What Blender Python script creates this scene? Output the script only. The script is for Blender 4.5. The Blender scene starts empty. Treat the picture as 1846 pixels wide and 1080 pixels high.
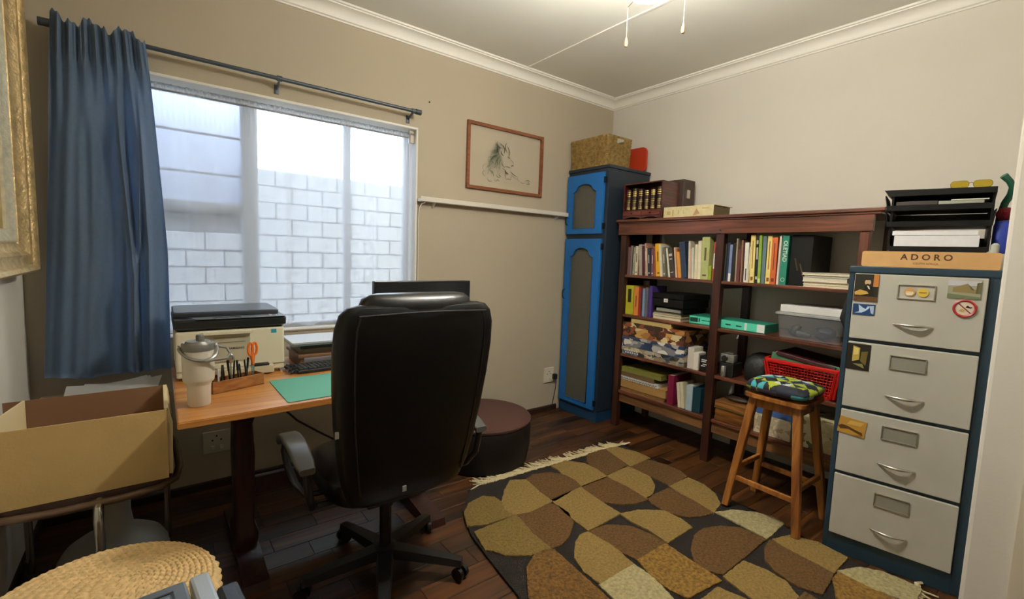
import bpy, bmesh, math, random
from mathutils import Vector, Matrix
random.seed(7)
S = bpy.context.scene
COL = S.collection
PI = math.pi
V = Vector

# ---------------------------------------------------------------- camera, world, lights, exposure
def make_camera():
    yaw, pitch, roll = math.radians(37.455), math.radians(-5.44), math.radians(2.0)
    f = V((math.sin(yaw)*math.cos(pitch), math.cos(yaw)*math.cos(pitch), math.sin(pitch)))
    r0 = V((math.cos(yaw), -math.sin(yaw), 0)); u0 = r0.cross(f)
    r = r0*math.cos(roll)+u0*math.sin(roll); u = -r0*math.sin(roll)+u0*math.cos(roll)
    cd = bpy.data.cameras.new('camera'); co = bpy.data.objects.new('camera', cd); COL.objects.link(co)
    cd.sensor_width = 36; cd.lens = 836/1846*36; cd.clip_start = 0.02; cd.clip_end = 100
    m = Matrix(((r.x, u.x, -f.x, -3.313), (r.y, u.y, -f.y, -2.913), (r.z, u.z, -f.z, 1.33), (0, 0, 0, 1)))
    co.matrix_world = m
    S.camera = co
make_camera()
S.view_settings.view_transform = 'Standard'; S.view_settings.look = 'None'
S.view_settings.gamma = 1; S.view_settings.use_curve_mapping = False
S.view_settings.exposure = 0.0
SKY = 20.0
LAMP = 590.0
UP_FILL = 1450.0  # strength of the added upward glow on the ceiling
w = bpy.data.worlds.new('sky'); S.world = w; w.use_nodes = True
bg = w.node_tree.nodes['Background']; bg.inputs[0].default_value = (0.74, 0.87, 1.0, 1); bg.inputs[1].default_value = SKY
pl = bpy.data.lights.new('window_portal', 'AREA'); pl.shape = 'RECTANGLE'; pl.size = 1.56; pl.size_y = 1.34
po = bpy.data.objects.new('window_portal', pl); COL.objects.link(po)
po.location = (-2.68, 0.225, 1.49); po.rotation_euler = (-PI/2, 0, 0); pl.cycles.is_portal = True

# ---------------------------------------------------------------- materials
def lin(h):
    h = h.lstrip('#'); o = []
    for i in (0, 2, 4):
        c = int(h[i:i+2], 16)/255
        o.append(c/12.92 if c <= .04045 else ((c+.055)/1.055)**2.4)
    return (*o, 1)
MC = {}
def mat(h, rough=.55, metal=0, var=0, vs=20, bump=0, bs=200, alpha=1, trans=0, coat=0, spec=.5, emit=0, sheen=0):
    key = (h, rough, metal, var, vs, bump, bs, alpha, trans, coat, spec, emit, sheen)
    if key in MC: return MC[key]
    m = bpy.data.materials.new('m_'+h.strip('#')); m.use_nodes = True
    nt = m.node_tree; b = nt.nodes['Principled BSDF']
    b.inputs['Base Color'].default_value = lin(h); b.inputs['Roughness'].default_value = rough
    b.inputs['Metallic'].default_value = metal; b.inputs['Alpha'].default_value = alpha
    b.inputs['Transmission Weight'].default_value = trans; b.inputs['Coat Weight'].default_value = coat
    b.inputs['Specular IOR Level'].default_value = spec; b.inputs['Sheen Weight'].default_value = sheen
    if emit:
        b.inputs['Emission Color'].default_value = lin(h); b.inputs['Emission Strength'].default_value = emit
    if var or bump:
        tc = nt.nodes.new('ShaderNodeTexCoord')
    if var:
        n = nt.nodes.new('ShaderNodeTexNoise'); n.inputs['Scale'].default_value = vs; n.inputs['Detail'].default_value = 4
        nt.links.new(tc.outputs['Object'], n.inputs['Vector'])
        mx = nt.nodes.new('ShaderNodeMix'); mx.data_type = 'RGBA'; mx.blend_type = 'MULTIPLY'; mx.inputs[0].default_value = 1
        mx.inputs[6].default_value = lin(h)
        r = nt.nodes.new('ShaderNodeValToRGB'); e = r.color_ramp.elements
        e[0].position = .3; e[1].position = .7
        e[0].color = (1-var, 1-var, 1-var, 1); e[1].color = (1+var*.3, 1+var*.3, 1+var*.3, 1)
        nt.links.new(n.outputs['Fac'], r.inputs[0]); nt.links.new(r.outputs[0], mx.inputs[7])
        nt.links.new(mx.outputs[2], b.inputs['Base Color'])
    if bump:
        n2 = nt.nodes.new('ShaderNodeTexNoise'); n2.inputs['Scale'].default_value = bs; n2.inputs['Detail'].default_value = 3
        nt.links.new(tc.outputs['Object'], n2.inputs['Vector'])
        bp = nt.nodes.new('ShaderNodeBump'); bp.inputs['Strength'].default_value = bump; bp.inputs['Distance'].default_value = .01
        nt.links.new(n2.outputs['Fac'], bp.inputs['Height']); nt.links.new(bp.outputs[0], b.inputs['Normal'])
    MC[key] = m
    return m
def wood(h1, h2, axis='x', scale=1.0, rough=.45, rnd=False, coat=0):
    key = ('wood', h1, h2, axis, scale, rough, rnd, coat)
    if key in MC: return MC[key]
    m = bpy.data.materials.new('m_wood'); m.use_nodes = True
    nt = m.node_tree; b = nt.nodes['Principled BSDF']; b.inputs['Roughness'].default_value = rough
    b.inputs['Coat Weight'].default_value = coat
    tc = nt.nodes.new('ShaderNodeTexCoord'); mp = nt.nodes.new('ShaderNodeMapping')
    s = {'x': (1.6, 22, 22), 'y': (22, 1.6, 22), 'z': (22, 22, 1.6)}[axis]
    mp.inputs['Scale'].default_value = [q*scale for q in s]
    nt.links.new(tc.outputs['Object'], mp.inputs['Vector'])
    if rnd:
        oi = nt.nodes.new('ShaderNodeObjectInfo'); mul = nt.nodes.new('ShaderNodeMath'); mul.operation = 'MULTIPLY'; mul.inputs[1].default_value = 37
        nt.links.new(oi.outputs['Random'], mul.inputs[0]); nt.links.new(mul.outputs[0], mp.inputs['Location'])
    n = nt.nodes.new('ShaderNodeTexNoise'); n.inputs['Scale'].default_value = 1; n.inputs['Detail'].default_value = 6; n.inputs['Distortion'].default_value = .8
    nt.links.new(mp.outputs[0], n.inputs['Vector'])
    r = nt.nodes.new('ShaderNodeValToRGB'); e = r.color_ramp.elements
    e[0].position = .32; e[1].position = .68; e[0].color = lin(h1); e[1].color = lin(h2)
    nt.links.new(n.outputs['Fac'], r.inputs[0])
    src = r.outputs[0]
    if rnd:
        mx = nt.nodes.new('ShaderNodeMix'); mx.data_type = 'RGBA'; mx.blend_type = 'MULTIPLY'; mx.inputs[0].default_value = 1
        r2 = nt.nodes.new('ShaderNodeValToRGB'); e = r2.color_ramp.elements
        e[0].color = (.42, .40, .38, 1); e[1].color = (1.35, 1.2, 1.05, 1)
        nt.links.new(oi.outputs['Random'], r2.inputs[0]); nt.links.new(src, mx.inputs[6]); nt.links.new(r2.outputs[0], mx.inputs[7])
        src = mx.outputs[2]
    nt.links.new(src, b.inputs['Base Color'])
    bp = nt.nodes.new('ShaderNodeBump'); bp.inputs['Strength'].default_value = .12; bp.inputs['Distance'].default_value = .004
    nt.links.new(n.outputs['Fac'], bp.inputs['Height']); nt.links.new(bp.outputs[0], b.inputs['Normal'])
    MC[key] = m
    return m
def printed(cols, scale=14, seed=0, rough=.4, dist=0.0, stretch=(1, 1, 1)):
    # flat printed packaging: patches of colour
    m = bpy.data.materials.new('m_print'); m.use_nodes = True
    nt = m.node_tree; b = nt.nodes['Principled BSDF']; b.inputs['Roughness'].default_value = rough
    tc = nt.nodes.new('ShaderNodeTexCoord'); mp = nt.nodes.new('ShaderNodeMapping'); mp.inputs['Location'].default_value = (seed*1.7, seed*.9, seed*2.3)
    mp.inputs['Scale'].default_value = stretch
    nt.links.new(tc.outputs['Object'], mp.inputs['Vector'])
    n = nt.nodes.new('ShaderNodeTexVoronoi'); n.inputs['Scale'].default_value = scale*1.5
    ns = nt.nodes.new('ShaderNodeTexNoise'); ns.inputs['Scale'].default_value = scale*1.4; ns.inputs['Detail'].default_value = 2
    nt.links.new(mp.outputs[0], ns.inputs['Vector'])
    va = nt.nodes.new('ShaderNodeVectorMath'); va.operation = 'MULTIPLY_ADD'; va.inputs[1].default_value = (.09, .09, .09)
    nt.links.new(ns.outputs['Color'], va.inputs[0]); nt.links.new(mp.outputs[0], va.inputs[2]); nt.links.new(va.outputs[0], n.inputs['Vector'])
    sp = nt.nodes.new('ShaderNodeSeparateColor'); nt.links.new(n.outputs['Color'], sp.inputs[0])
    r = nt.nodes.new('ShaderNodeValToRGB'); r.color_ramp.interpolation = 'CONSTANT'
    e = r.color_ramp.elements; k = len(cols)
    while len(e) < k: e.new(.5)
    for i, c in enumerate(cols):
        e[i].position = i/k; e[i].color = lin(c)
    nt.links.new(sp.outputs[0], r.inputs[0]); nt.links.new(r.outputs[0], b.inputs['Base Color'])
    return m

# ---------------------------------------------------------------- object helpers
ORG = {}
def tag(o, label, cat, group=None, kind=None):
    o['label'] = label
    if cat: o['category'] = cat
    if group: o['group'] = group
    if kind: o['kind'] = kind
    return o
def thing(name, label, cat, loc, rz=0, group=None):
    o = bpy.data.objects.new(name, None); COL.objects.link(o)
    o.location = loc; o.rotation_euler = (0, 0, rz); o.empty_display_size = .05
    ORG[o.name] = Matrix.Translation(loc) @ Matrix.Rotation(rz, 4, 'Z')
    return tag(o, label, cat, group)
def root_m(p):
    while p.parent: p = p.parent
    return ORG.get(p.name, Matrix.Identity(4))
def obj(name, bm, m, parent=None, smooth=False, w=False, kind=None, label=None):
    """one mesh object; w=True: the bmesh is in world coordinates"""
    if parent is not None and w: bm.transform(root_m(parent).inverted())
    bmesh.ops.recalc_face_normals(bm, faces=bm.faces)
    me = bpy.data.meshes.new(name); bm.to_mesh(me); bm.free()
    for x in (m if isinstance(m, (list, tuple)) else [m]): me.materials.append(x)
    if smooth:
        me.polygons.foreach_set('use_smooth', [True]*len(me.polygons))
        if smooth != 'all': me.set_sharp_from_angle(angle=math.radians(38))
    o = bpy.data.objects.new(name, me); COL.objects.link(o)
    if parent is not None: o.parent = parent
    if kind: o['kind'] = kind
    if label: o['label'] = label
    return o
def single(name, bm, m, label, cat, base, smooth=False, group=None):
    """a one-mesh thing whose bmesh is in world coordinates; origin moved to base"""
    bm.transform(Matrix.Translation(-V(base)))
    o = obj(name, bm, m, smooth=smooth); o.location = base
    ORG[o.name] = Matrix.Translation(base)
    return tag(o, label, cat, group)
def B(): return bmesh.new()
def box(bm, x0, x1, y0, y1, z0, z1, bev=0, M=None, mi=0, seg=2):
    vs = [bm.verts.new((x, y, z)) for z in (z0, z1) for y in (y0, y1) for x in (x0, x1)]
    fs = [bm.faces.new([vs[i] for i in q]) for q in ((0, 2, 3, 1), (4, 5, 7, 6), (0, 1, 5, 4), (2, 6, 7, 3), (0, 4, 6, 2), (1, 3, 7, 5))]
    for f in fs: f.material_index = mi
    if bev:
        es = list({e for f in fs for e in f.edges})
        r = bmesh.ops.bevel(bm, geom=es, offset=bev, segments=seg, profile=.5, affect='EDGES')
        vs = list({v for f in r['faces'] for v in f.verts} | {v for v in vs if v.is_valid})
        for f in r['faces']: f.material_index = mi
    if M is not None:
        for v in vs: v.co = M @ v.co
    return bm
def mbox(c, s, bev=0, rot=None):
    bm = B(); box(bm, c[0]-s[0]/2, c[0]+s[0]/2, c[1]-s[1]/2, c[1]+s[1]/2, c[2]-s[2]/2, c[2]+s[2]/2, bev)
    return bm
def bx(x0, x1, y0, y1, z0, z1, bev=0):
    return box(B(), min(x0, x1), max(x0, x1), min(y0, y1), max(y0, y1), min(z0, z1), max(z0, z1), bev)
def frame_of(d):
    d = d.normalized(); a = V((0, 0, 1)) if abs(d.z) < .9 else V((1, 0, 0))
    u = d.cross(a).normalized(); return u, d.cross(u).normalized()
def tube(bm, pts, r, seg=10, closed=False, caps=True):
    pts = [V(p) for p in pts]; n = len(pts); rings = []
    u = None
    for i, p in enumerate(pts):
        if closed: d = pts[(i+1) % n]-pts[i-1]
        else: d = pts[min(i+1, n-1)]-pts[max(i-1, 0)]
        d.normalize()
        if u is None: u, v = frame_of(d)
        else:
            u = (u-d*u.dot(d)).normalized(); v = d.cross(u).normalized()
        rr = r[i] if isinstance(r, (list, tuple)) else r
        rings.append([bm.verts.new(p+u*(rr*math.cos(2*PI*k/seg))+v*(rr*math.sin(2*PI*k/seg))) for k in range(seg)])
    m = n if closed else n-1
    for i in range(m):
        a, b = rings[i], rings[(i+1) % n]
        for k in range(seg):
            bm.faces.new((a[k], a[(k+1) % seg], b[(k+1) % seg], b[k]))
    if caps and not closed:
        bm.faces.new(rings[0]); bm.faces.new(rings[-1][::-1])
    return bm
def lathe(bm, prof, c=(0, 0, 0), seg=32, mi=0):
    rings = []
    for r, z in prof:
        if r < 1e-6: rings.append([bm.verts.new((c[0], c[1], c[2]+z))])
        else: rings.append([bm.verts.new((c[0]+r*math.cos(2*PI*k/seg), c[1]+r*math.sin(2*PI*k/seg), c[2]+z)) for k in range(seg)])
    for a, b in zip(rings, rings[1:]):
        for k in range(seg):
            k2 = (k+1) % seg
            if len(a) == 1 and len(b) == 1: continue
            if len(a) == 1: f = bm.faces.new((a[0], b[k2], b[k]))
            elif len(b) == 1: f = bm.faces.new((a[k], a[k2], b[0]))
            else: f = bm.faces.new((a[k], a[k2], b[k2], b[k]))
            f.material_index = mi
    if len(rings[0]) > 1: bm.faces.new(rings[0][::-1]).material_index = mi
    if len(rings[-1]) > 1: bm.faces.new(rings[-1]).material_index = mi
    return bm
def prism(bm, poly, h0, h1, axis='z', mi=0):
    """poly of 2D points extruded between h0 and h1 along axis"""
    def P(a, b, h):
        return {'z': (a, b, h), 'x': (h, a, b), 'y': (a, h, b)}[axis]
    lo = [bm.verts.new(P(a, b, h0)) for a, b in poly]; hi = [bm.verts.new(P(a, b, h1)) for a, b in poly]
    fs = [bm.faces.new(lo[::-1]), bm.faces.new(hi)]
    n = len(poly)
    for i in range(n):
        fs.append(bm.faces.new((lo[i], lo[(i+1) % n], hi[(i+1) % n], hi[i])))
    for f in fs: f.material_index = mi
    return bm
def loft(bm, rings, cap=True, closed=False):
    R = [[bm.verts.new(p) for p in r] for r in rings]; n = len(R[0])
    for a, b in zip(R, R[1:]+([R[0]] if closed else [])):
        for k in range(n): bm.faces.new((a[k], a[(k+1) % n], b[(k+1) % n], b[k]))
    if cap and not closed:
        bm.faces.new(R[0][::-1]); bm.faces.new(R[-1])
    return bm
def rrect(w, d, r, n=5):
    """rounded rectangle outline, centred, as 2D points"""
    pts = []
    for cx, cy, a0 in ((w/2-r, d/2-r, 0), (-w/2+r, d/2-r, 90), (-w/2+r, -d/2+r, 180), (w/2-r, -d/2+r, 270)):
        for i in range(n+1):
            a = math.radians(a0+90*i/n); pts.append((cx+r*math.cos(a), cy+r*math.sin(a)))
    return pts
def text_mesh(s, size, depth=.0006, bold=0, spacing=1.0):
    cu = bpy.data.curves.new('t', 'FONT'); cu.body = s; cu.size = size; cu.extrude = depth; cu.offset = bold
    cu.align_x = 'CENTER'; cu.align_y = 'CENTER'; cu.resolution_u = 3; cu.space_character = spacing
    o = bpy.data.objects.new('t', cu); COL.objects.link(o)
    dg = bpy.context.evaluated_depsgraph_get(); me = bpy.data.meshes.new_from_object(o.evaluated_get(dg))
    bm = B(); bm.from_mesh(me); bpy.data.objects.remove(o); bpy.data.curves.remove(cu); bpy.data.meshes.remove(me)
    return bm
def basis(o, ex, ey):
    """matrix that maps local x->ex, y->ey, z->ex x ey, origin o"""
    ex = V(ex).normalized(); ey = V(ey).normalized(); ez = ex.cross(ey)
    return Matrix(((ex.x, ey.x, ez.x, o[0]), (ex.y, ey.y, ez.y, o[1]), (ex.z, ey.z, ez.z, o[2]), (0, 0, 0, 1)))
def merge(a, b):
    me = bpy.data.meshes.new('x'); b.to_mesh(me); b.free(); a.from_mesh(me); bpy.data.meshes.remove(me); return a
def struct(name, bm, m, smooth=False, parent=None, label=None):
    o = obj(name, bm, m, parent, smooth=smooth)
    if parent is None: o['kind'] = 'structure'
    if label: o['label'] = label
    return o

# ---------------------------------------------------------------- room shell
XL, ZC, YF = -3.785, 2.735, -4.3
M_wall = mat('#b5a993', .85, var=.03, vs=2.5, bump=.05, bs=90)  # same paint as the right wall, its dimmer light put into the colour
M_wallr = mat('#d9d3c6', .85, var=.03, vs=2.5, bump=.05, bs=90)  # same wall paint, lightened for the stronger light on this side
M_ceil = mat('#e6e4d8', .8, var=.03, vs=2)
M_cove = mat('#ece8dc', .6)
M_white = mat('#e6e2d8', .45)
WX0, WX1, WZ0, WZ1, WT = -3.45, -1.915, .84, 2.147, .22
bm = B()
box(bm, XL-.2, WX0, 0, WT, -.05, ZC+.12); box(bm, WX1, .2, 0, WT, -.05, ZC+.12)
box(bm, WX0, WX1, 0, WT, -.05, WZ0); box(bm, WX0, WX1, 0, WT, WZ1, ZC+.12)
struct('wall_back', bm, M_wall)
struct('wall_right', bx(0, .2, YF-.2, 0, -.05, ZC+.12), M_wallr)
struct('wall_left', bx(XL-.2, XL, YF-.2, 0, -.05, ZC+.12), mat('#e0dacc', .85, var=.04, vs=3, bump=.05, bs=90))  # same paint again, lightened to stand in for light on it
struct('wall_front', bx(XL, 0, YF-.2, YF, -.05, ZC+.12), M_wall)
struct('ceiling', bx(XL, 0, YF, 0, ZC, ZC+.12), M_ceil)
# short return wall beside the filing cabinet, rounded arris
bm = B(); poly = [(-.9, -2.775), (-.9, -2.665), (-.897, -2.657), (-.889, -2.652), (0, -2.652), (0, -2.775)]
prism(bm, poly, 0, ZC); struct('wall_return', bm, M_wallr)
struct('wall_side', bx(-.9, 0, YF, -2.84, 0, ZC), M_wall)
struct('door_1', bx(-.925, -.6, -2.84, -2.775, 0, ZC), mat('#d8cdb6', .4), label='cream painted door frame post')
# floor of separate planks
struct_floor = struct('floor', bx(XL, 0, YF, 0, -.05, -.004), mat('#17100a', .6))
M_floor = wood('#140b05', '#5a3819', 'x', 1.0, .42, rnd=True, coat=.05)
pw, plen = .112, .42
bm = B(); box(bm, 0, plen-.002, 0, pw-.002, -.006, 0, .0009, seg=1)
pm = bpy.data.meshes.new('plank'); bmesh.ops.recalc_face_normals(bm, faces=bm.faces); bm.to_mesh(pm); bm.free(); pm.materials.append(M_floor)
cuts = {}
row = 0; y = -pw
while y > YF-pw:
    x = XL+.002-random.choice([0, .14, .28, .07, .21])
    if y < -3.02: break
    while x < -.005:
        a, b = max(x, XL), min(x+plen, 0)
        if b-a > .03:
            y0 = max(y, YF)
            if b-a > plen-.001 and y0 == y:
                o = bpy.data.objects.new('plank', pm)
            else:
                m2 = bpy.data.meshes.new('plank'); q = bx(0, b-a-.002, 0, y+pw-.002-y0, -.006, 0); q.to_mesh(m2); q.free(); m2.materials.append(M_floor)
                o = bpy.data.objects.new('plank', m2)
            COL.objects.link(o); o.location = (a, y0, 0); o.parent = struct_floor
        x += plen
    y -= pw
obj('far_planks', bx(XL, 0, YF, y+pw-.002, -.006, 0), M_floor, struct_floor, kind='stuff')
struct('baseboard_back', prism(B(), [(-.012, 0), (0, 0), (0, .045), (-.006, .045), (-.012, .038)], XL, -.56, 'x'), mat('#2c1c12', .4))
struct('baseboard_left', prism(B(), [(XL, 0), (XL+.012, 0), (XL+.012, .038), (XL+.006, .045), (XL, .045)], YF, -.012, 'y'), mat('#2c1c12', .4))
# cornices: cove profile (distance from wall, height below ceiling)
def cove():
    p = [(0, -.082), (.009, -.082), (.011, -.074), (.016, -.073)]
    for i in range(9):
        a = math.radians(90*i/8); p.append((.020+.052*(1-math.cos(a)), -.070+.052*math.sin(a)))
    p += [(.074, -.012), (.084, -.010), (.085, 0), (0, 0)]
    return p
P = cove()
struct('trim_1', prism(B(), [(-d, ZC+z) for d, z in P], XL, 0, 'x'), M_cove, smooth=True)
struct('trim_2', prism(B(), [(-d, ZC+z) for d, z in P], -2.652, 0, 'y'), M_cove, smooth=True)
struct('trim_3', prism(B(), [(XL+d, ZC+z) for d, z in P], YF, 0, 'y'), M_cove, smooth=True)
struct('trim_4', prism(B(), [(-.9-d, ZC+z) for d, z in P], YF, -2.652, 'y'), M_cove, smooth=True)
# ceiling board joint strip
struct('trim_5', bx(-1.075, -1.057, YF, -.085, ZC-.006, ZC, .002), M_cove)
struct('trim_6', bx(-2.58, -2.562, YF, -.085, ZC-.006, ZC, .002), M_cove)

# ---------------------------------------------------------------- window
M_frame = mat('#b9bdc4', .5)
M_glass = mat('#ffffff', .02, alpha=.12, spec=.5)
win = bpy.data.objects.new('window_1', None); COL.objects.link(win); win['kind'] = 'structure'; win.location = (-2.68, .13, WZ0)
ORG[win.name] = Matrix.Translation((-2.68, .13, WZ0))
bm = B()
for a in ((WX0, WX0+.04, WZ0, WZ1), (WX1-.045, WX1, WZ0, WZ1), (WX0+.04, WX1-.045, WZ0, WZ0+.04), (WX0+.04, WX1-.045, WZ1-.045, WZ1)):
    box(bm, a[0], a[1], .11, .15, a[2], a[3], .003)
obj('window_frame', bm, M_frame, win, w=True)
obj('mullion', bx(-2.925, -2.845, .10, .16, WZ0+.04, WZ1-.045, .004), M_frame, win, w=True)
obj('mullion', bx(-2.36, -2.32, .11, .15, WZ0+.04, WZ1-.045, .004), M_frame, win, w=True)
obj('transom', bx(WX0+.04, -2.925, .105, .155, 1.50, 1.56, .004), M_frame, win, w=True)
for z in (1.93, 1.72, 1.30):
    obj('burglar_bar', tube(B(), [(WX0+.03, .185, z), (-2.88, .185, z)], .007, 8), mat('#5e636c', .5), win, w=True, smooth=True)
for a in ((WX0+.04, -2.925, WZ0+.04, 1.50), (WX0+.04, -2.925, 1.56, WZ1-.045), (-2.845, -2.36, WZ0+.04, WZ1-.045), (-2.32, WX1-.045, WZ0+.04, WZ1-.045)):
    obj('pane', bx(a[0], a[1], .128, .132, a[2], a[3]), M_glass, win, w=True)
obj('window_sill', bx(WX0, WX1, -.004, .11, WZ0, WZ0+.012, .003), mat('#a89c88', .6), win, w=True)
# white inner lining of the opening head and right jamb
struct('trim_7', bx(WX0, WX1, -.006, .11, WZ1-.014, WZ1, .003), M_white)
struct('trim_8', bx(WX1-.012, WX1, -.006, .11, WZ0+.012, WZ1-.014, .003), M_white)
# sheer curtain on its thin rod
def sheer():
    m = bpy.data.materials.new('m_sheer'); m.use_nodes = True; nt = m.node_tree; nt.nodes.clear()
    out = nt.nodes.new('ShaderNodeOutputMaterial'); tr = nt.nodes.new('ShaderNodeBsdfTransparent'); di = nt.nodes.new('ShaderNodeBsdfDiffuse'); tl = nt.nodes.new('ShaderNodeBsdfTranslucent')
    di.inputs[0].default_value = (.8, .8, .8, 1); tl.inputs[0].default_value = (.55, .57, .6, 1)
    a = nt.nodes.new('ShaderNodeMixShader'); a.inputs[0].default_value = .6
    nt.links.new(di.outputs[0], a.inputs[1]); nt.links.new(tl.outputs[0], a.inputs[2])
    b = nt.nodes.new('ShaderNodeMixShader'); lw = nt.nodes.new('ShaderNodeLayerWeight'); lw.inputs[0].default_value = .35
    mr = nt.nodes.new('ShaderNodeMapRange'); mr.inputs[3].default_value = .42; mr.inputs[4].default_value = .92
    nt.links.new(lw.outputs['Facing'], mr.inputs[0]); nt.links.new(mr.outputs[0], b.inputs[0])
    nt.links.new(tr.outputs[0], b.inputs[1]); nt.links.new(a.outputs[0], b.inputs[2]); nt.links.new(b.outputs[0], out.inputs[0])
    return m
sh = thing('sheer_curtain', 'white sheer net curtain hanging inside the window recess', 'curtain', (-2.67, .04, .87))
bm = B(); nx, nz = 300, 26
def fold(u, t):
    a = .007*math.sin(u*52+1.3*math.sin(u*9))+.002*math.sin(u*97+2)+.012*math.sin(u*23+.7)+.006*max(0, math.sin(u*37+2))**6
    g = max(0, 1-t*7)      # tight gathers at the heading
    return a*(.5+.8*t)+g*.004*math.sin(u*420)
grid = []
for j in range(nz+1):
    t = j/nz; t = t**1.3
    rowv = []
    for i in range(nx+1):
        u = i/nx; x = -3.43+u*1.495+.004*math.sin(u*60)*t
        hem = .012*math.sin(u*25)+.008*math.sin(u*70)
        z = 2.112-(1.235+hem)*t
        if j == 0: z += .006*math.sin(u*300)
        rowv.append(bm.verts.new((x, .045+fold(u, t), z)))
    grid.append(rowv)
for j in range(nz):
    for i in range(nx): bm.faces.new((grid[j][i], grid[j][i+1], grid[j+1][i+1], grid[j+1][i]))
obj('net', bm, sheer(), sh, smooth='all', w=True)
obj('curtain_wire', tube(B(), [(-3.44, .045, 2.085), (-1.94, .045, 2.085)], .005, 8), mat('#9a9a98', .4, .6), sh, w=True, smooth=True)
bm = B(); box(bm, -1.955, -1.929, .025, .07, 2.05, 2.10, .004); tube(bm, [(-1.965, .03, 2.118), (-1.935, .03, 2.118)], .012, 12)
obj('wire_bracket', bm, mat('#c8beaa', .5), sh, w=True, smooth=True)

# ---------------------------------------------------------------- outside
gp = bx(-9, 5, .23, 9, -.3, -.2); o = struct('ground', gp, mat('#6a675e', .9, var=.2, vs=3))
M_brick = mat('#bcc0c8', .75, var=.15, vs=9, bump=.5, bs=30)
bw = thing('garden_wall', 'white painted brick wall right outside the window', 'wall', (-2.2, 1.2, -.2))
bm = B(); prism(bm, [(-4.6, -.2), (-.6, -.2), (-.6, 1.92), (-2.80, 1.92), (-2.80, 1.545), (-4.6, 1.545)], 1.115, 1.20, 'y'); obj('core', bm, mat('#686c74', .9), bw, w=True)
bm = B(); box(bm, 0, .222, -.012, .03, 0, .115, .004, seg=1)
bmm = bpy.data.meshes.new('brick'); bmesh.ops.recalc_face_normals(bm, faces=bm.faces); bm.to_mesh(bmm); bm.free(); bmm.materials.append(M_brick)
inv = ORG[bw.name].inverted()
for k in range(14):
    z = .30+k*.125-.125
    if z+.115 > 1.93: break
    x = -3.96+(.0 if k % 2 else -.116)
    while x < -.8:
        if x >= -2.81 or z < 1.42:
            o = bpy.data.objects.new('brick', bmm); COL.objects.link(o); o.parent = bw
            o.location = inv @ V((x, 1.112+random.uniform(-.003, .003), z+random.uniform(-.002, .002)))
        x += .232
nh = thing('neighbour_house', 'pale plastered house wall beyond the left part of the window', 'building', (-4.2, 1.6, -.2))
obj('plaster_wall', bx(-6.5, -2.76, 1.26, 2.6, -.2, 3.5), mat('#a2aac2', .8, var=.1, vs=3, bump=.2, bs=20), nh, w=True)
obj('ledge', bx(-6.5, -2.80, 1.20, 1.26, 1.56, 1.62, .01), mat('#70767f', .8), nh, w=True)
# unseen overhang added above the window to keep sky light off the bricks
struct('added_eave', bx(-8, 4, .22, .95, 2.47, 2.58), mat('#b8b8b4', .7))
struct('wall_outer', bx(-8, XL-.2, 0, .22, -.3, 2.47), mat('#b8b4aa', .8)); struct('wall_outer_right', bx(.2, 4, 0, .22, -.3, 2.47), mat('#b8b4aa', .8))

# ---------------------------------------------------------------- big blue curtain and pole
cr = thing('curtain_pole', 'grey metal curtain pole on brackets above the window', 'curtain pole', (-2.8, -.08, 2.22))
M_pole = mat('#4a5258', .45, .5)
obj('pole', tube(B(), [(-3.650, -.085, 2.233), (-1.960, -.085, 2.222)], .0105, 12), M_pole, cr, w=True, smooth=True)
for x in (-3.662, -1.955):
    bm = B(); tube(bm, [(x-.018, -.085, 2.233 if x < -3 else 2.222), (x+.018, -.085, 2.233 if x < -3 else 2.222)], .017, 12)
    obj('finial', bm, M_pole, cr, w=True, smooth=True)
for x in (-3.60, -2.765, -1.990):
    z = 2.233-.011*(x+3.65)/1.69
    bm = B(); tube(bm, [(x, -.002, z-.035), (x, -.085, z-.008)], .006, 8); box(bm, x-.012, x+.012, -.006, 0, z-.06, z-.01, .002)
    tube(bm, [(x-.012, -.085, z), (x+.012, -.085, z)], .015, 12)
    obj('bracket', bm, M_pole, cr, w=True, smooth=True)
def blue_curtain():
    bm = B(); nu, nz = 300, 64
    rows = []
    G = lambda u, c, w_: math.exp(-((u-c)/w_)**2)
    for j in range(nz+1):
        t = j/nz
        z = 2.262-t*1.548
        r = []
        for i in range(nu+1):
            u = i/nu
            xl = -3.640-.085*t; xr = -3.330+.058*min(1, t*1.6)**.8-.012*max(0, t-.75)
            x = xl+(xr-xl)*u
            if t < .10:   # gathered heading on tape
                k = t/.10
                y = -.112+.011*math.sin(u*2*PI*8.5+.7*math.sin(u*11))+.006*math.sin(u*2*PI*19+1)
                zz = z+(.016*math.sin(u*2*PI*2.7+1)+.010*math.sin(u*2*PI*6.1)+.006*math.sin(u*2*PI*13))*(1-k)
            else:
                k = min(1, (t-.10)/.22)
                pin = G(t, .10, .03)
                f = .020*math.sin(u*2*PI*1.9+1.4+.5*t)+.010*math.sin(u*2*PI*4.3+.6+1.5*t)*(.5+u)+.004*math.sin(u*2*PI*9+4*t)
                f += .016*G(u, .30+.04*t, .045)*math.sin(PI*min(1, t*1.3))
                sharp = -.046*G(u, .60+.13*t, .030)-.034*G(u, .74+.06*math.sin(t*5), .022)-.030*G(u, .86-.05*t, .026)+.026*G(u, .68+.08*t, .030)+.020*G(u, .80, .022)
                small = .011*math.sin(u*2*PI*8.5+.7*math.sin(u*11))*(1-k)
                y = -.112+(f+sharp)*k*(.75+.35*t)+small-.012*pin
                y = min(y, -.040)
                zz = z
                if t > .96: zz += .008*math.sin(u*9+1)
            r.append(bm.verts.new((x, y, zz)))
        rows.append(r)
    for j in range(nz):
        for i in range(nu): bm.faces.new((rows[j][i], rows[j][i+1], rows[j+1][i+1], rows[j+1][i]))
    bmesh.ops.solidify(bm, geom=bm.faces[:], thickness=.002)
    return bm
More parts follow.
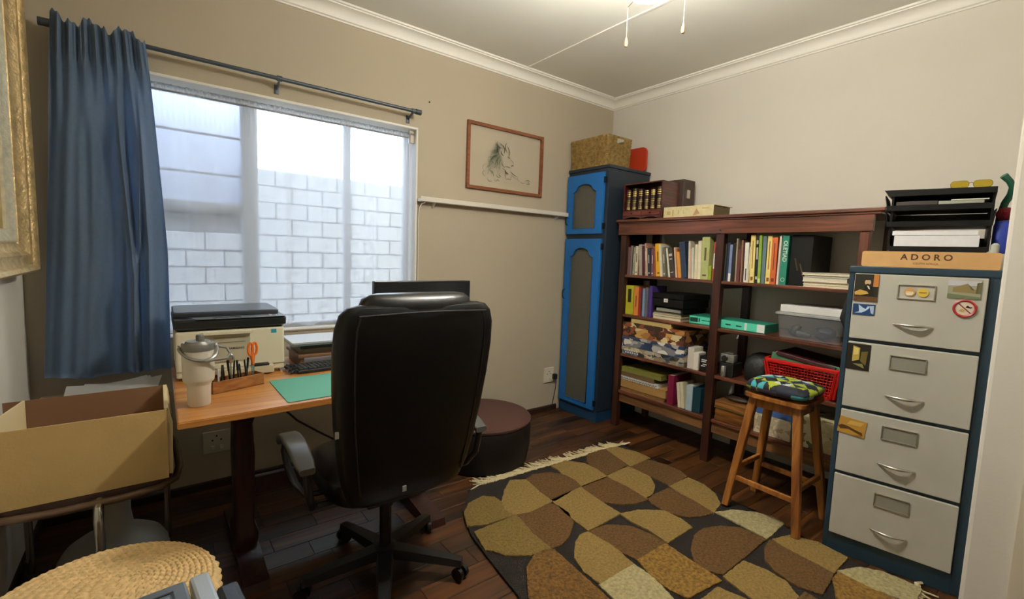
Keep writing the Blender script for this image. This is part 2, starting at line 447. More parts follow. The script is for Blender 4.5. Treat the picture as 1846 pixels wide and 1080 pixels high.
M_blue = mat('#7a92ae', .8, var=.06, vs=60, bump=.15, bs=500, sheen=.3)
single('curtain', blue_curtain(), M_blue, 'dusty blue pleated curtain drawn to the left of the window', 'curtain', (-3.52, -.09, .71), smooth='all')

# ---------------------------------------------------------------- wall things
def rect_frame(bm, x0, x1, z0, z1, wd, y0, y1, mi=0):
    """mitred frame in the xz plane"""
    o = [(x0, z0), (x1, z0), (x1, z1), (x0, z1)]; i = [(x0+wd, z0+wd), (x1-wd, z0+wd), (x1-wd, z1-wd), (x0+wd, z1-wd)]
    for k in range(4):
        k2 = (k+1) % 4
        prism(bm, [o[k], o[k2], i[k2], i[k]], y0, y1, 'y', mi)
    return bm
pf = thing('picture', 'framed pencil drawing of a resting lion on the back wall', 'picture', (-1.187, -.01, 1.803))
obj('picture_frame', rect_frame(B(), -1.54, -.832, 1.803, 2.275, .022, -.022, -.001), wood('#6e3c20', '#8c5430', 'x', 1.4, .4), pf, w=True)
obj('paper', bx(-1.518, -.854, 1.825, 2.253, -.010, -.002), mat('#c6c39a', .6), pf, w=True)
def stroke(bm, pts, wd, y=-.0112):
    L = []
    for i, p in enumerate(pts):
        a = pts[max(0, i-1)]; b = pts[min(len(pts)-1, i+1)]
        d = V((b[0]-a[0], b[1]-a[1])); d = d.normalized() if d.length else V((1, 0)); n = V((-d.y, d.x))
        t = i/(len(pts)-1); ww = wd*.72*(.25+.75*math.sin(PI*min(1, max(0, t))))/2
        L.append((bm.verts.new((p[0]+n.x*ww, y, p[1]+n.y*ww)), bm.verts.new((p[0]-n.x*ww, y, p[1]-n.y*ww))))
    for (a, b), (c, d) in zip(L, L[1:]): bm.faces.new((a, b, d, c))
def lion():
    # picture pixel -> wall: the sheet spans x -1.518..-.854, z 1.825..2.253
    def Q(u, v): return (-1.518+.664*u, 2.253-.428*v)
    rs = random.Random(5); dark, light = B(), B()
    def curve(p0, p1, bend, wd, bm, n=6):
        pts = []
        for i in range(n+1):
            t = i/n; nx_, ny_ = -(p1[1]-p0[1]), p1[0]-p0[0]
            k = bend*math.sin(PI*t); u = p0[0]+(p1[0]-p0[0])*t+nx_*k; v = p0[1]+(p1[1]-p0[1])*t+ny_*k
            pts.append(Q(u, v))
        stroke(bm, pts, wd)
    # mane: radiating hair from the head
    for i in range(150):
        a = rs.uniform(PI*.55, PI*1.55); r0 = rs.uniform(.03, .10); r1 = r0+rs.uniform(.05, .13)
        cx, cy = .42, .36
        p0 = (cx+math.cos(a)*r0*.8, cy-math.sin(a)*r0*1.1+.02); p1 = (cx+math.cos(a)*r1*.85-.01, cy-math.sin(a)*r1*1.3+.14*rs.random())
        curve(p0, p1, rs.uniform(-.25, .25), rs.uniform(.0015, .004), dark if rs.random() < .32 else light)
    for i in range(60):   # mane falling over the chest
        x = rs.uniform(.24, .42); y = rs.uniform(.42, .72)
        curve((x, y), (x-rs.uniform(.0, .06), y+rs.uniform(.05, .13)), rs.uniform(-.3, .3), rs.uniform(.0015, .004), dark if rs.random() < .25 else light)
    D = [((.36, .20), (.44, .30), .3, .010), ((.40, .22), (.46, .38), -.2, .014), ((.37, .28), (.39, .42), .1, .016), ((.42, .34), (.46, .42), .2, .012),
         ((.49, .19), (.51, .36), .15, .012), ((.50, .24), (.53, .42), -.1, .010), ((.51, .42), (.55, .44), .2, .009), ((.54, .46), (.60, .55), -.15, .005), ((.60, .55), (.57, .60), .2, .006),
         ((.57, .555), (.60, .565), .1, .010), ((.47, .60), (.56, .615), -.1, .008), ((.44, .52), (.48, .62), .2, .007), ((.48, .66), (.53, .72), .2, .022), ((.49, .70), (.50, .82), .1, .006), ((.50, .82), (.57, .82), -.2, .006), ((.58, .74), (.57, .82), .1, .005),
         ((.55, .66), (.66, .74), .1, .008), ((.66, .74), (.70, .82), .15, .004), ((.70, .82), (.78, .83), .2, .004), ((.56, .72), (.66, .79), .05, .003), ((.78, .80), (.86, .80), -.3, .007), ((.79, .84), (.85, .84), .1, .006), ((.83, .79), (.85, .84), .2, .008),
         ((.20, .72), (.21, .82), .3, .005), ((.26, .70), (.32, .80), -.2, .007), ((.24, .84), (.31, .88), .4, .006), ((.36, .88), (.41, .87), -.5, .006), ((.36, .76), (.42, .80), .3, .006), ((.24, .56), (.33, .60), -.3, .005), ((.40, .74), (.43, .79), .2, .008), ((.22, .60), (.19, .74), .2, .003),
         ((.34, .84), (.37, .88), .3, .004), ((.44, .62), (.50, .66), .2, .004)]
    for p0, p1, b, wd in D: curve(p0, p1, b, wd, dark, 8)
    for i in range(14):
        x = rs.uniform(.45, .8); curve((x, .86+rs.uniform(0, .03)), (x+rs.uniform(.05, .12), .865+rs.uniform(0, .02)), .05, .0012, light)
    return dark, light
d_, l_ = lion()
obj('dark_pencil_strokes', d_, mat('#62665a', .9), pf, w=True, kind='stuff'); obj('soft_pencil_strokes', l_, mat('#a3a68c', .9), pf, w=True, kind='stuff')
# narrow white ledge
lg = thing('wall_ledge', 'narrow white picture ledge running from the window to the blue cupboard', 'shelf', (-1.24, -.03, 1.66))
bm = B(); box(bm, -1.912, -.56, -.052, -.001, 1.668, 1.688, .003); box(bm, -1.912, -.56, -.058, -.050, 1.668, 1.700, .003)
obj('shelf_board', bm, mat('#d9d4c8', .5), lg, w=True)
for x in (-1.80, -.66):
    bm = B(); prism(bm, [(-.045, 1.668), (-.001, 1.668), (-.001, 1.63)], x-.006, x+.006, 'x'); obj('bracket', bm, mat('#c9c4b8', .5), lg, w=True)
cbl = single('cable', tube(B(), [(-1.88, -.05, 1.66), (-1.893, -.03, 1.655), (-1.903, -.012, 1.62), (-1.907, -.007, 1.55), (-1.904, -.007, 1.3), (-1.906, -.007, 1.05), (-1.903, -.007, .8)], .0035, 8), mat('#dcd8ce', .5), 'thin white cable dropping beside the window from the ledge', 'cable', (-1.9, -.01, .8), smooth=True)
single('wall_plug', tube(B(), [(-1.835, 0, 2.33), (-1.835, -.004, 2.33)], .006, 8), mat('#3a2a20', .6), 'tiny dark screw hole plug high on the back wall', 'screw', (-1.835, 0, 2.33))
# sockets
def socket(x, z, label, w=.12, h=.12):
    t = thing('wall_socket', label, 'socket', (x, 0, z))
    obj('face_plate', bx(x-w/2, x+w/2, -.012, 0, z-h/2, z+h/2, .004), mat('#cfc8b4', .4), t, w=True)
    bm = B()
    for dx, dz in ((-.02, .0), (.02, .0), (0, .022)):
        tube(bm, [(x+dx, -.0125, z+dz+.01), (x+dx, -.0118, z+dz+.01)], .0045, 8)
    obj('pin_holes', bm, mat('#1a1815', .6), t, w=True)
    obj('switch', bx(x-.028, x-.012, -.018, -.012, z-.042, z-.02, .002), mat('#e0dac8', .4), t, w=True)
    obj('switch', bx(x+.012, x+.028, -.018, -.012, z-.042, z-.02, .002), mat('#e0dac8', .4), t, w=True)
    return t
socket(-.66, .315, 'cream double wall socket beside the blue cupboard', .11, .13)
socket(-3.085, .262, 'dim cream wall socket under the desk', .13, .12)
bm = B(); box(bm, -.628, -.592, -.05, -.0135, .278, .325, .008); tube(bm, [(-.61, -.048, .285), (-.612, -.052, .22), (-.615, -.03, .1), (-.64, -.03, .02), (-.70, -.03, .012)], .0035, 8)
single('plug', bm, mat('#141414', .5), 'black plug with its cord in the socket by the cupboard', 'plug', (-.61, -.03, .012), smooth=True)
# large gilt frame on the left wall
gf = thing('gilt_frame', 'large gilded picture frame on the left wall', 'picture frame', (-3.74, -.7, 1.2))
M_gold = mat('#dcc08a', .40, .5, var=.35, vs=28, bump=.5, bs=90)
M_silver = mat('#ddd5b8', .4, .2, var=.2, vs=40, bump=.3, bs=120)
prof = [(0, .006), (0, .072), (.010, .083), (.022, .078), (.030, .066), (.055, .060), (.070, .066), (.080, .058), (.088, .048), (.112, .042), (.118, .034), (.118, .006)]
prof2 = [(.118, .006), (.118, .036), (.124, .040), (.150, .026), (.166, .022), (.170, .006)]
def gframe(prof, y0=-1.60, y1=-.172, z0=1.195, z1=2.60):
    bm = B()
    rings = []
    for (sy, sz) in ((0, 0), (1, 0), (1, 1), (0, 1)):
        r = []
        for d, h in prof:
            yy = (y0+d) if sy == 0 else (y1-d); zz = (z0+d) if sz == 0 else (z1-d)
            r.append((XL+h, yy, zz))
        rings.append(r)
    return loft(bm, rings, closed=True)
obj('gold_moulding', gframe(prof), M_gold, gf, w=True, smooth=True)
obj('inner_slip', gframe(prof2), M_silver, gf, w=True, smooth=True)
obj('canvas', bx(XL+.006, XL+.012, -1.43, -.342, 1.365, 2.43), mat('#b59a58', .7, var=.3, vs=6), gf, w=True)

# ---------------------------------------------------------------- corner cupboard
cp = thing('cupboard', 'tall dark blue corner cupboard with bright blue doors and grey panels', 'cupboard', (-.27, -.23, 0))
M_navy = mat('#1b2632', .5, var=.1, vs=20); M_blued = mat('#1568b0', .42, var=.08, vs=14); M_mesh = mat('#5a574c', .7, var=.35, vs=160, bump=.4, bs=300)
bm = B(); box(bm, -.525, -.02, -.450, -.012, .085, 2.03, .003)
box(bm, -.532, -.015, -.456, -.008, 2.03, 2.055, .004)
obj('carcass', bm, M_navy, cp, w=True)
bm = B(); box(bm, -.522, -.03, -.446, -.016, 0, .085, .002); box(bm, -.530, -.522, -.45, -.012, .0, .075, .003)
obj('plinth', bm, mat('#123a5c', .5, var=.1, vs=20), cp, w=True)
def arch(y0, y1, z0, zs, zt, n=10):
    """cathedral arch outline in (y,z): shoulders at zs, crown zt"""
    c = (y0+y1)/2; hw = (y1-y0)/2; sh_ = hw*.30
    p = [(y0, z0), (y1, z0), (y1, zs), (y1-sh_*.55, zs+.006)]
    for i in range(n+1):
        a = PI*i/n; p.append((c+(hw-sh_)*math.cos(a), zs+.018+(zt-zs-.018)*math.sin(a)**.9))
    p += [(y0+sh_*.55, zs+.006), (y0, zs)]
    return p
def cdoor(z0, z1, pz0, pzs, pzt, hz):
    ya, yb = -.418, -.022
    outer = [(ya, z0), (yb, z0), (yb, z1), (ya, z1)]
    inner = arch(-.345, -.088, pz0, pzs, pzt)
    bm = B()
    def ring(pts, x): return [bm.verts.new((x, a, b)) for a, b in pts]
    # front face with hole via triangle fill, then side walls
    xo, xi = -.547, -.527
    for x in (xo, xi):
        vo = ring(outer, x); vi = ring(inner, x)
        es = [bm.edges.new((L[k], L[(k+1) % len(L)])) for L in (vo, vi) for k in range(len(L))]
        bmesh.ops.triangle_fill(bm, edges=es, use_beauty=True)
    bm.verts.ensure_lookup_table()
    n1, n2 = len(outer), len(inner); vs = list(bm.verts)
    a, b = vs[:n1+n2], vs[n1+n2:]
    for off, n in ((0, n1), (n1, n2)):
        for k in range(n): bm.faces.new((a[off+k], a[off+(k+1) % n], b[off+(k+1) % n], b[off+k]))
    d = obj('door', bm, M_blued, cp, w=True)
    pn = B(); prism(pn, [(max(-.36, min(-.073, -.2165+(y+.2165)*1.06)), z) for y, z in arch(-.35, -.083, pz0-.004, pzs+.004, pzt+.006)], -.533, -.529, 'x')
    obj('door_panel', pn, M_mesh, d, w=True, label='grey speckled door panel')
    # thin bead round the panel
    bd = B(); pts = [(-.548, y, z) for y, z in inner]; tube(bd, pts, .0035, 6, closed=True); obj('bead', bd, mat('#1a5c98', .4), d, w=True, smooth=True)
    kb = B(); tube(kb, [(-.547, -.038, hz-.04), (-.566, -.038, hz-.032), (-.570, -.038, hz), (-.566, -.038, hz+.032), (-.547, -.038, hz+.04)], .004, 8)
    obj('handle', kb, mat('#121417', .4, .3), d, w=True, smooth=True)
    for hz2 in (z0+.06, z1-.06):
        obj('hinge', bx(-.549, -.524, -.432, -.419, hz2-.022, hz2+.022, .002), mat('#15181c', .5, .4), d, w=True)
cdoor(1.525, 2.00, 1.567, 1.863, 1.925, 1.64)
cdoor(.10, 1.484, .137, 1.340, 1.412, 1.02)

# woven basket on the cupboard
def woven_walls(cx, cy, z0, z1, wd, dp, flare, hole=None):
    bm = B(); N = 260; rowsN = 44
    base = rrect(1, 1, .04, 8)
    def pt(s, w_, d_):   # s in 0..1 around rounded rect
        per = 2*(w_+d_); q = s*per
        for a, b, (x0, y0, x1, y1) in ((0, w_, (-w_/2, -d_/2, w_/2, -d_/2)), (w_, w_+d_, (w_/2, -d_/2, w_/2, d_/2)), (w_+d_, 2*w_+d_, (w_/2, d_/2, -w_/2, d_/2)), (2*w_+d_, per+1, (-w_/2, d_/2, -w_/2, -d_/2))):
            if q <= b:
                t = (q-a)/(b-a) if b < per else (q-a)/(per-a)
                x = x0+(x1-x0)*t; y = y0+(y1-y0)*t
                nx_, ny_ = (y1-y0), -(x1-x0); l = math.hypot(nx_, ny_)
                return x, y, nx_/l, ny_/l
    rings = []
    for j in range(rowsN+1):
        t = j/rowsN; w_ = wd*(1-flare+flare*t); d_ = dp*(1-flare+flare*t)
        r = []
        for i in range(N):
            x, y, nx_, ny_ = pt((i+.5)/N, w_, d_)
            row_ = t*rowsN/2
            bump_ = .0050*abs(math.sin(PI*row_))+.0026*math.sin(i*.9+PI*math.floor(row_))
            if t > .94: bump_ = .006
            if t < .04: bump_ = .004
            r.append((cx+x+nx_*bump_, cy+y+ny_*bump_, z0+(z1-z0)*t))
        rings.append(r)
    R = [[bm.verts.new(p) for p in r] for r in rings]
    for j in range(rowsN):
        for i in range(N):
            a = R[j][i].co
            if hole and hole(a): continue
            bm.faces.new((R[j][i], R[j][(i+1) % N], R[j+1][(i+1) % N], R[j+1][i]))
    bmesh.ops.delete(bm, geom=[v for v in bm.verts if not v.link_faces], context='VERTS')
    bmesh.ops.solidify(bm, geom=bm.faces[:], thickness=.006)
    return bm
M_wick = mat('#a88a50', .75, var=.5, vs=38, bump=.5, bs=200)
wb = thing('woven_basket', 'rectangular woven seagrass basket on top of the blue cupboard', 'basket', (-.385, -.225, 2.056))
hole = lambda a: -.425 < a.x < -.335 and 2.232 < a.z < 2.268 and a.y < -.3
obj('basket_wall', woven_walls(-.385, -.222, 2.058, 2.288, .285, .395, .05, hole), M_wick, wb, w=True, smooth=True)
obj('basket_floor', bx(-.515, -.255, -.405, -.04, 2.057, 2.066), M_wick, wb, w=True)
bm = B(); prism(bm, rrect(.30, .20, .045), 0, .018); bm.transform(basis((-.085, -.30, 2.160), (0, 1, 0), (0, 0, 1)))
rt = single('tray', bm, mat('#b8381c', .45), 'orange red plastic tray standing behind the woven basket on the cupboard', 'tray', (-.085, -.32, 2.056), smooth=True)

# ---------------------------------------------------------------- bookcase
W_red = lambda ax: wood('#3c1e10', '#7a4630', ax, 1.2, .35, coat=.2)
W_dk = lambda ax: wood('#1e0d08', '#43201380'[:7], ax, 1.2, .4, coat=.1)
bc = thing('bookcase', 'low wide reddish brown open wooden bookcase along the right wall', 'bookcase', (-.22, -1.35, 0))
Y0, Y1 = -.535, -2.12
bm = B(); box(bm, -.462, -.008, -2.18, -.49, 1.612, 1.632, .004); box(bm, -.452, -.012, -2.165, -.50, 1.600, 1.613, .004)
obj('top_board', bm, W_red('y'), bc, w=True)
obj('apron', bx(-.446, -.424, -.505, -2.135, 1.515, 1.600, .002), W_red('y'), bc, w=True)
bm = B(); tube(bm, [(-.447, -1.335, 1.535), (-.443, -1.335, 1.535)], .007, 10); obj('knot', bm, mat('#1a0c06', .5), bc, w=True)
FP = ((-.580, -.528), (-1.358, -1.304), (-2.120, -2.078))
for (a, b) in FP:
    obj('post', bx(-.438, -.390, a, b, 0, 1.515 if True else 0, .003), W_dk('z') if b > -2 else W_red('z'), bc, w=True)
for (a, b) in ((-.58, -.535), (-1.36, -1.31), (-2.12, -2.08)):
    obj('post', bx(-.052, -.012, a, b, 0, 1.60, .003), W_dk('z'), bc, w=True)
SH = (1.213, .905, .594, .298)
for z in SH:
    for (a, b) in ((-1.302, -.582), (-2.076, -1.360)):
        obj('shelf_board', bx(-.434, -.014, a, b, z-.020, z, .002), W_red('y'), bc, w=True)
    for (a, b) in FP:
        obj('side_rail', bx(-.390, -.052, a+.004, b-.004, z-.052, z-.021, .002), W_dk('x'), bc, w=True)
for (a, b) in ((-1.302, -.582), (-2.076, -1.360)):
    obj('lower_apron', bx(-.418, -.402, a, b, .205, .277, .002), wood('#5a3a20', '#8a6236', 'y', 1.2, .5), bc, w=True)

# ---- books
def book(y0, th, h, dep, col, lean, label, group, z0, xf=-.41, rot=0, pages='#d8ccae', marks=None, name='book', text=None):
    """upright book, spine facing the room (-x). y0 = left edge; runs towards -y"""
    yc = y0-th/2
    base = (xf+dep/2, yc, z0)
    t = thing(name, label, 'book', base, 0, group)
    Mx = Matrix.Identity(4)
    if abs(lean) > .002:
        a = math.atan2(lean, h)
        piv = V((0, -th/2 if lean < 0 else th/2, 0))
        Mx = Matrix.Translation(piv) @ Matrix.Rotation(-a, 4, 'X') @ Matrix.Translation(-piv)
    c = B(); hw = th/2-.0004; bt = min(.002, th*.2); hd = dep/2
    m = mat(col, .5, var=.12, vs=30)
    box(c, -hd, -hd+bt, -hw, hw, 0, h, min(.0015, th*.12)); box(c, -hd+bt, hd, hw-bt, hw, 0, h); box(c, -hd+bt, hd, -hw, -hw+bt, 0, h)
    c.transform(Mx); obj('cover', c, m, t)
    p = B(); box(p, -hd+bt, hd-.004, -hw+bt, hw-bt, .003, h-.003); p.transform(Mx); obj('pages', p, mat(pages, .8), t)
    if marks:
        for (z_a, z_b, wfrac) in marks:
            g = B(); box(g, -hd-.0006, -hd, -hw*wfrac, hw*wfrac, h*z_a, h*z_b)
            g.transform(Mx); obj('spine_print', g, mat(text or '#e8e0cc', .5), t)
    return t
NAMES1 = """mauve|narrow dull mauve book at the left end of the top left shelf
rose grey|rose grey book, second from the left on the top left shelf
charcoal|charcoal book between the rose grey and pale green ones, top left shelf
pale green|thin pale green book near the left end of the top left shelf
cream|cream book left of the rust red one on the top left shelf
rust|low rust red book on the top left shelf
grey|light grey book leaning beside the rust red one
maroon|dark maroon book between the light grey and salmon ones
salmon|tall salmon pink book near the left third of the top left shelf
ivory|ivory book right beside the tall salmon one
navy|dark navy book leaning left of the plum one
plum|faded plum book left of the orange red one
orange-red|orange red book left of the bright yellow one
yellow|bright yellow thick paperback on the top left shelf
white|thin off white book right beside the bright yellow paperback
olive grey|olive grey book right of the thin off white one
dark olive|dark olive book left of the dark brown lettered one
thin white|very thin white booklet touching the dark brown lettered book
dark brown lettered|dark brown book with pale spine lettering on the top left shelf
shell pink|thin shell pink book right of the dark brown lettered one
tan rust|thin tan book left of the short yellow orange one
yellow orange|short yellow orange book left of the large navy one
large navy|large navy blue book leaning in the top left shelf
bone|tall thin bone white book right of the large navy one
blush|thin blush coloured book right of the bone white one
pale aqua|pale aqua book near the right end of the top left shelf
cream wide|wide cream book next to the pale aqua one
ivory tall|tall ivory book left of the wide pale green one
pale green wide|tall wide pale green book, widest on the top left shelf
lime low|low lime green booklet beside the wide pale green book
red and white|thin red and white book at the right end of the top left shelf"""
LB1 = dict(l.split('|') for l in NAMES1.split('\n'))
S1L = [('mauve', '#6b5350', -0.583, 0.024, 0.212, 0.012), ('rose grey', '#85706a', -0.607, 0.020, 0.223, 0.02), ('charcoal', '#3c3a38', -0.627, 0.012, 0.219, 0.017), ('pale green', '#8f9c80', -0.64, 0.014, 0.212, 0.015),
('cream', '#d8cbb0', -0.654, 0.026, 0.219, 0.02), ('rust', '#7d4a36', -0.68, 0.022, 0.195, 0.018), ('grey', '#aba396', -0.702, 0.027, 0.232, 0.035), ('maroon', '#4a2024', -0.729, 0.02, 0.22, 0.033),
('salmon', '#b98a78', -0.749, 0.015, 0.242, 0.038), ('ivory', '#cfc0a4', -0.764, 0.017, 0.206, 0.039), ('navy', '#2a2c3c', -0.781, 0.025, 0.206, 0.035), ('plum', '#6e4a52', -0.806, 0.022, 0.203, 0.028),
('orange-red', '#a85432', -0.828, 0.021, 0.217, 0.038), ('yellow', '#e8b21c', -0.852, 0.038, 0.239, 0.043), ('white', '#ded6c2', -0.89, 0.017, 0.235, 0.046), ('olive grey', '#6e6a56', -0.908, 0.022, 0.214, 0.039),
('dark olive', '#4c4a3a', -0.932, 0.021, 0.209, 0.045), ('thin white', '#e0dccc', -0.956, 0.014, 0.209, 0.053), ('dark brown lettered', '#403830', -0.971, 0.037, 0.208, 0.053), ('shell pink', '#d8b8a4', -1.008, 0.013, 0.214, 0.046),
('tan rust', '#a86a40', -1.021, 0.015, 0.205, 0.045), ('yellow orange', '#e09c38', -1.037, 0.022, 0.183, 0.045), ('large navy', '#28364c', -1.06, 0.041, 0.252, 0.054), ('bone', '#d8ceb4', -1.105, 0.015, 0.257, 0.031),
('blush', '#d0a890', -1.12, 0.014, 0.203, 0.028), ('pale aqua', '#c8d0c0', -1.137, 0.015, 0.212, 0.027), ('cream wide', '#e2d6b0', -1.152, 0.020, 0.234, 0.023), ('ivory tall', '#e6dcc0', -1.172, 0.025, 0.259, 0.025),
('pale green wide', '#b4ba78', -1.2, 0.055, 0.282, 0.020), ('lime low', '#94a430', -1.257, 0.019, 0.095, 0.018), ('red and white', '#b8483c', -1.28, 0.012, 0.251, 0.018)]
G1 = 'books on the top left shelf'
for k, (n, c, y0, th, h, d) in enumerate(S1L):
    mk = None; tx = None
    if n == 'dark brown lettered': mk = [(.72, .80, .7), (.60, .64, .5), (.15, .18, .6)]; tx = '#c8c0b0'
    elif n in ('yellow', 'olive grey', 'navy', 'plum', 'cream', 'pale green wide', 'salmon', 'pale green'): mk = [(.45, .75, .25), (.08, .12, .5)]; tx = '#5a4a30' if n in ('yellow', 'cream', 'pale green wide') else '#d8d0bc'
    elif n == 'red and white': mk = [(.3, .7, .95)]; tx = '#e4dccc'
    book(y0, th, h, .17+.02*math.sin(k*2.3), c, max(0, d-.016), LB1[n], G1, SH[0], xf=-.412+.006*math.sin(k*1.7), marks=mk, text=tx)
NAMES2 = """dark green|dark green book at the left end of the top right shelf
deep navy|deep navy book, second on the top right shelf
blue and white|slate blue and white book, third on the top right shelf
black|black book left of the tall thin tan one, top right shelf
tan thin|tall very thin tan book on the top right shelf
maroon|low maroon book between two thin tan brown ones
cocoa|thin cocoa brown book right of the low maroon one
white|white book with dark corner mark on the top right shelf
cream thin|very thin cream booklet left of the lemon yellow book
lemon yellow|tall lemon yellow book left of the black lettered one
black lettered|tall black book with white lettering on the top right shelf
leaf green|tall leaf green book on the top right shelf
teal grey|tall teal grey book right of the leaf green one
pale yellow|tall pale yellow book left of the orange one
orange|tall orange book on the top right shelf
white spine|tall white spined book right of the orange one
thin grey|very thin grey booklet left of the big teal book
teal|big teal green book with large white spine letters"""
LB2 = dict(l.split('|') for l in NAMES2.split('\n'))
S1R = [('dark green', '#2a3626', -1.361, 0.010, 0.237, 0.012), ('deep navy', '#222a40', -1.372, 0.019, 0.247, 0.017), ('blue and white', '#7484a8', -1.392, 0.018, 0.234, 0.018), ('black', '#16120f', -1.41, 0.021, 0.243, 0.02),
('tan thin', '#9a8a74', -1.432, 0.011, 0.272, 0.024), ('maroon', '#5c2e2c', -1.445, 0.021, 0.207, 0.019), ('cocoa', '#8a6450', -1.468, 0.011, 0.261, 0.024), ('white', '#e2dcd0', -1.488, 0.025, 0.246, 0.024),
('cream thin', '#d8cca8', -1.516, 0.008, 0.219, 0.019), ('lemon yellow', '#e6d280', -1.526, 0.029, 0.292, 0.028), ('black lettered', '#14140f', -1.556, 0.02, 0.289, 0.029), ('leaf green', '#8aa83c', -1.577, 0.018, 0.29, 0.027),
('teal grey', '#5c7478', -1.596, 0.022, 0.286, 0.025), ('pale yellow', '#ecd67c', -1.619, 0.028, 0.288, 0.023), ('orange', '#cc6430', -1.648, 0.032, 0.276, 0.022), ('white spine', '#dcd2c4', -1.683, 0.012, 0.287, 0.016),
('thin grey', '#88847c', -1.695, 0.006, 0.241, 0.013), ('teal', '#1c7c64', -1.702, 0.036, 0.286, 0.011)]
G2 = 'books on the top right shelf'
for k, (n, c, y0, th, h, d) in enumerate(S1R):
    mk = None; tx = None
    if n in ('lemon yellow', 'pale yellow', 'orange'): mk = [(.30, .88, .16), (.05, .13, .5)]; tx = '#7a4a20' if n != 'orange' else '#6a2c14'
    if n == 'black lettered': mk = [(.5, .75, .5), (.82, .9, .5), (.08, .14, .6)]; tx = '#c0bca8'
    if n == 'blue and white': mk = [(.0, .22, .9)]; tx = '#e0dcd4'
    if n == 'leaf green': mk = [(.02, .1, .8)]; tx = '#c8d890'
    if n == 'white': mk = [(.05, .35, .3)]; tx = '#3a4436'
    b = book(y0, th, h, .20 if h > .27 else .16, c, max(0, d-.018), LB2[n], G2, SH[0]-.0005, xf=-.415+.005*math.sin(k*2.1), marks=mk, text=tx)
    if n == 'teal':
        tm = text_mesh('OLETIAD', .030, .0004, .0006); tm.transform(basis((-.4162+.005*math.sin(k*2.1), y0-th/2, SH[0]+.195), (0, 0, -1), (0, -1, 0)))
        obj('spine_lettering', tm, mat('#d4dccc', .5), b, w=True)
        em = B(); tube(em, [(-.4165+.005*math.sin(k*2.1), y0-th/2+.010*math.cos(a*PI/8), SH[0]+.03+.010*math.sin(a*PI/8)) for a in range(16)], .0015, 5, closed=True)
        obj('spine_emblem', em, mat('#d4dccc', .5), b, w=True)
# black box file and paper stack, top right shelf
bf = thing('box_file', 'tall black box file right of the big teal book', 'box file', (-.28, -1.80, SH[0]))
obj('case', bx(-.405, -.13, -1.858, -1.745, SH[0], SH[0]+.288, .002), mat('#0c0a07', .6, spec=.25, var=.2, vs=10), bf, w=True)
bm = B()
for a, b, c, d in ((-1.79, 1.30, -1.772, 1.37), (-1.82, 1.27, -1.80, 1.34)): tube(bm, [(-.4055, a, b), (-.4055, c, d)], .004, 6)
obj('faint_mark', bm, mat('#4a3c26', .5), bf, w=True)
def slab_stack(layers, z, name, cat, group, labels, own=False):
    for (x0, x1, y0, y1, th, c), lb in zip(layers, labels):
        t = thing(name, lb, cat, ((x0+x1)/2, (y0+y1)/2, z), 0, group)
        obj('cover', merge(bx(x0, x1, y0, y1, z, z+.002), bx(x0, x1, y0, y1, z+th-.002, z+th)), mat(c, .5), t, w=True)
        obj('pages', bx(x0+.003, x1, y0-.002, y1+.002, z+.002, z+th-.002), mat(c if own else '#dcd2b8', .8, var=.1, vs=80), t, w=True)
        z += th+.0003
    return z
slab_stack([(-.42, -.14, -1.83, -2.05, .014, '#e0d4b4'), (-.41, -.14, -1.825, -2.06, .014, '#e6dcc0'), (-.42, -.14, -1.825, -2.04, .026, '#e2dac4'), (-.42, -.13, -1.83, -2.06, .010, '#3a342a'), (-.42, -.14, -1.82, -2.065, .014, '#e4dcc0')],
           SH[0], 'magazine', 'magazine', 'magazines lying on the top right shelf',
           ['cream magazine at the bottom of the lying pile, top right shelf', 'cream magazine, second from the bottom of the lying pile', 'thick cream catalogue in the middle of the lying pile', 'dark thin booklet under the topmost magazine, top right shelf', 'topmost cream magazine of the pile on the top right shelf'])
bm = B(); tube(bm, [(-.442, -2.062, 1.19), (-.446, -2.055, 1.12), (-.45, -2.048, 1.06), (-.448, -2.058, 1.03), (-.445, -2.062, .99)], [.006, .014, .017, .012, .004], 8)
single('strap', bm, mat('#0c0c0c', .6), 'black strap hanging at the right end of the bookcase', 'strap', (-.445, -2.055, .99), smooth=True)

# second shelf, left
LB3 = {'lime': 'lime yellow book at the left end of the second left shelf', 'orange': 'orange book right of the lime yellow one', 'red': 'dark red book right of the orange one, second shelf', 'dark': 'thin dark book between the red and pale blue ones', 'pale blue': 'pale blue book on the second left shelf', 'slate': 'slate grey book right of the pale blue one', 'purple': 'purple book beside the stacked black trays'}
for n, c, y0, th, h, d in [('lime', '#b4b428', -0.587, 0.072, 0.225, 0.014), ('orange', '#d8843c', -0.665, 0.042, 0.217, 0.02), ('red', '#8c2420', -0.708, 0.024, 0.218, 0.022), ('dark', '#2c2430', -0.732, 0.012, 0.212, 0.022),
                           ('pale blue', '#7c94b0', -0.744, 0.02, 0.211, 0.02), ('slate', '#5a5a64', -0.769, 0.023, 0.22, 0.022), ('purple', '#46307a', -0.799, 0.026, 0.234, 0.005)]:
    mk = [(.42, .88, .45)] if n == 'lime' else ([(.3, .7, .2)] if n in ('orange', 'red') else None)
    book(y0, th, h, .18, c, 0.004 if n != 'purple' else 0, LB3[n], 'books on the second left shelf', SH[1], marks=mk, text='#1c1a10' if n == 'lime' else '#6a3a18')
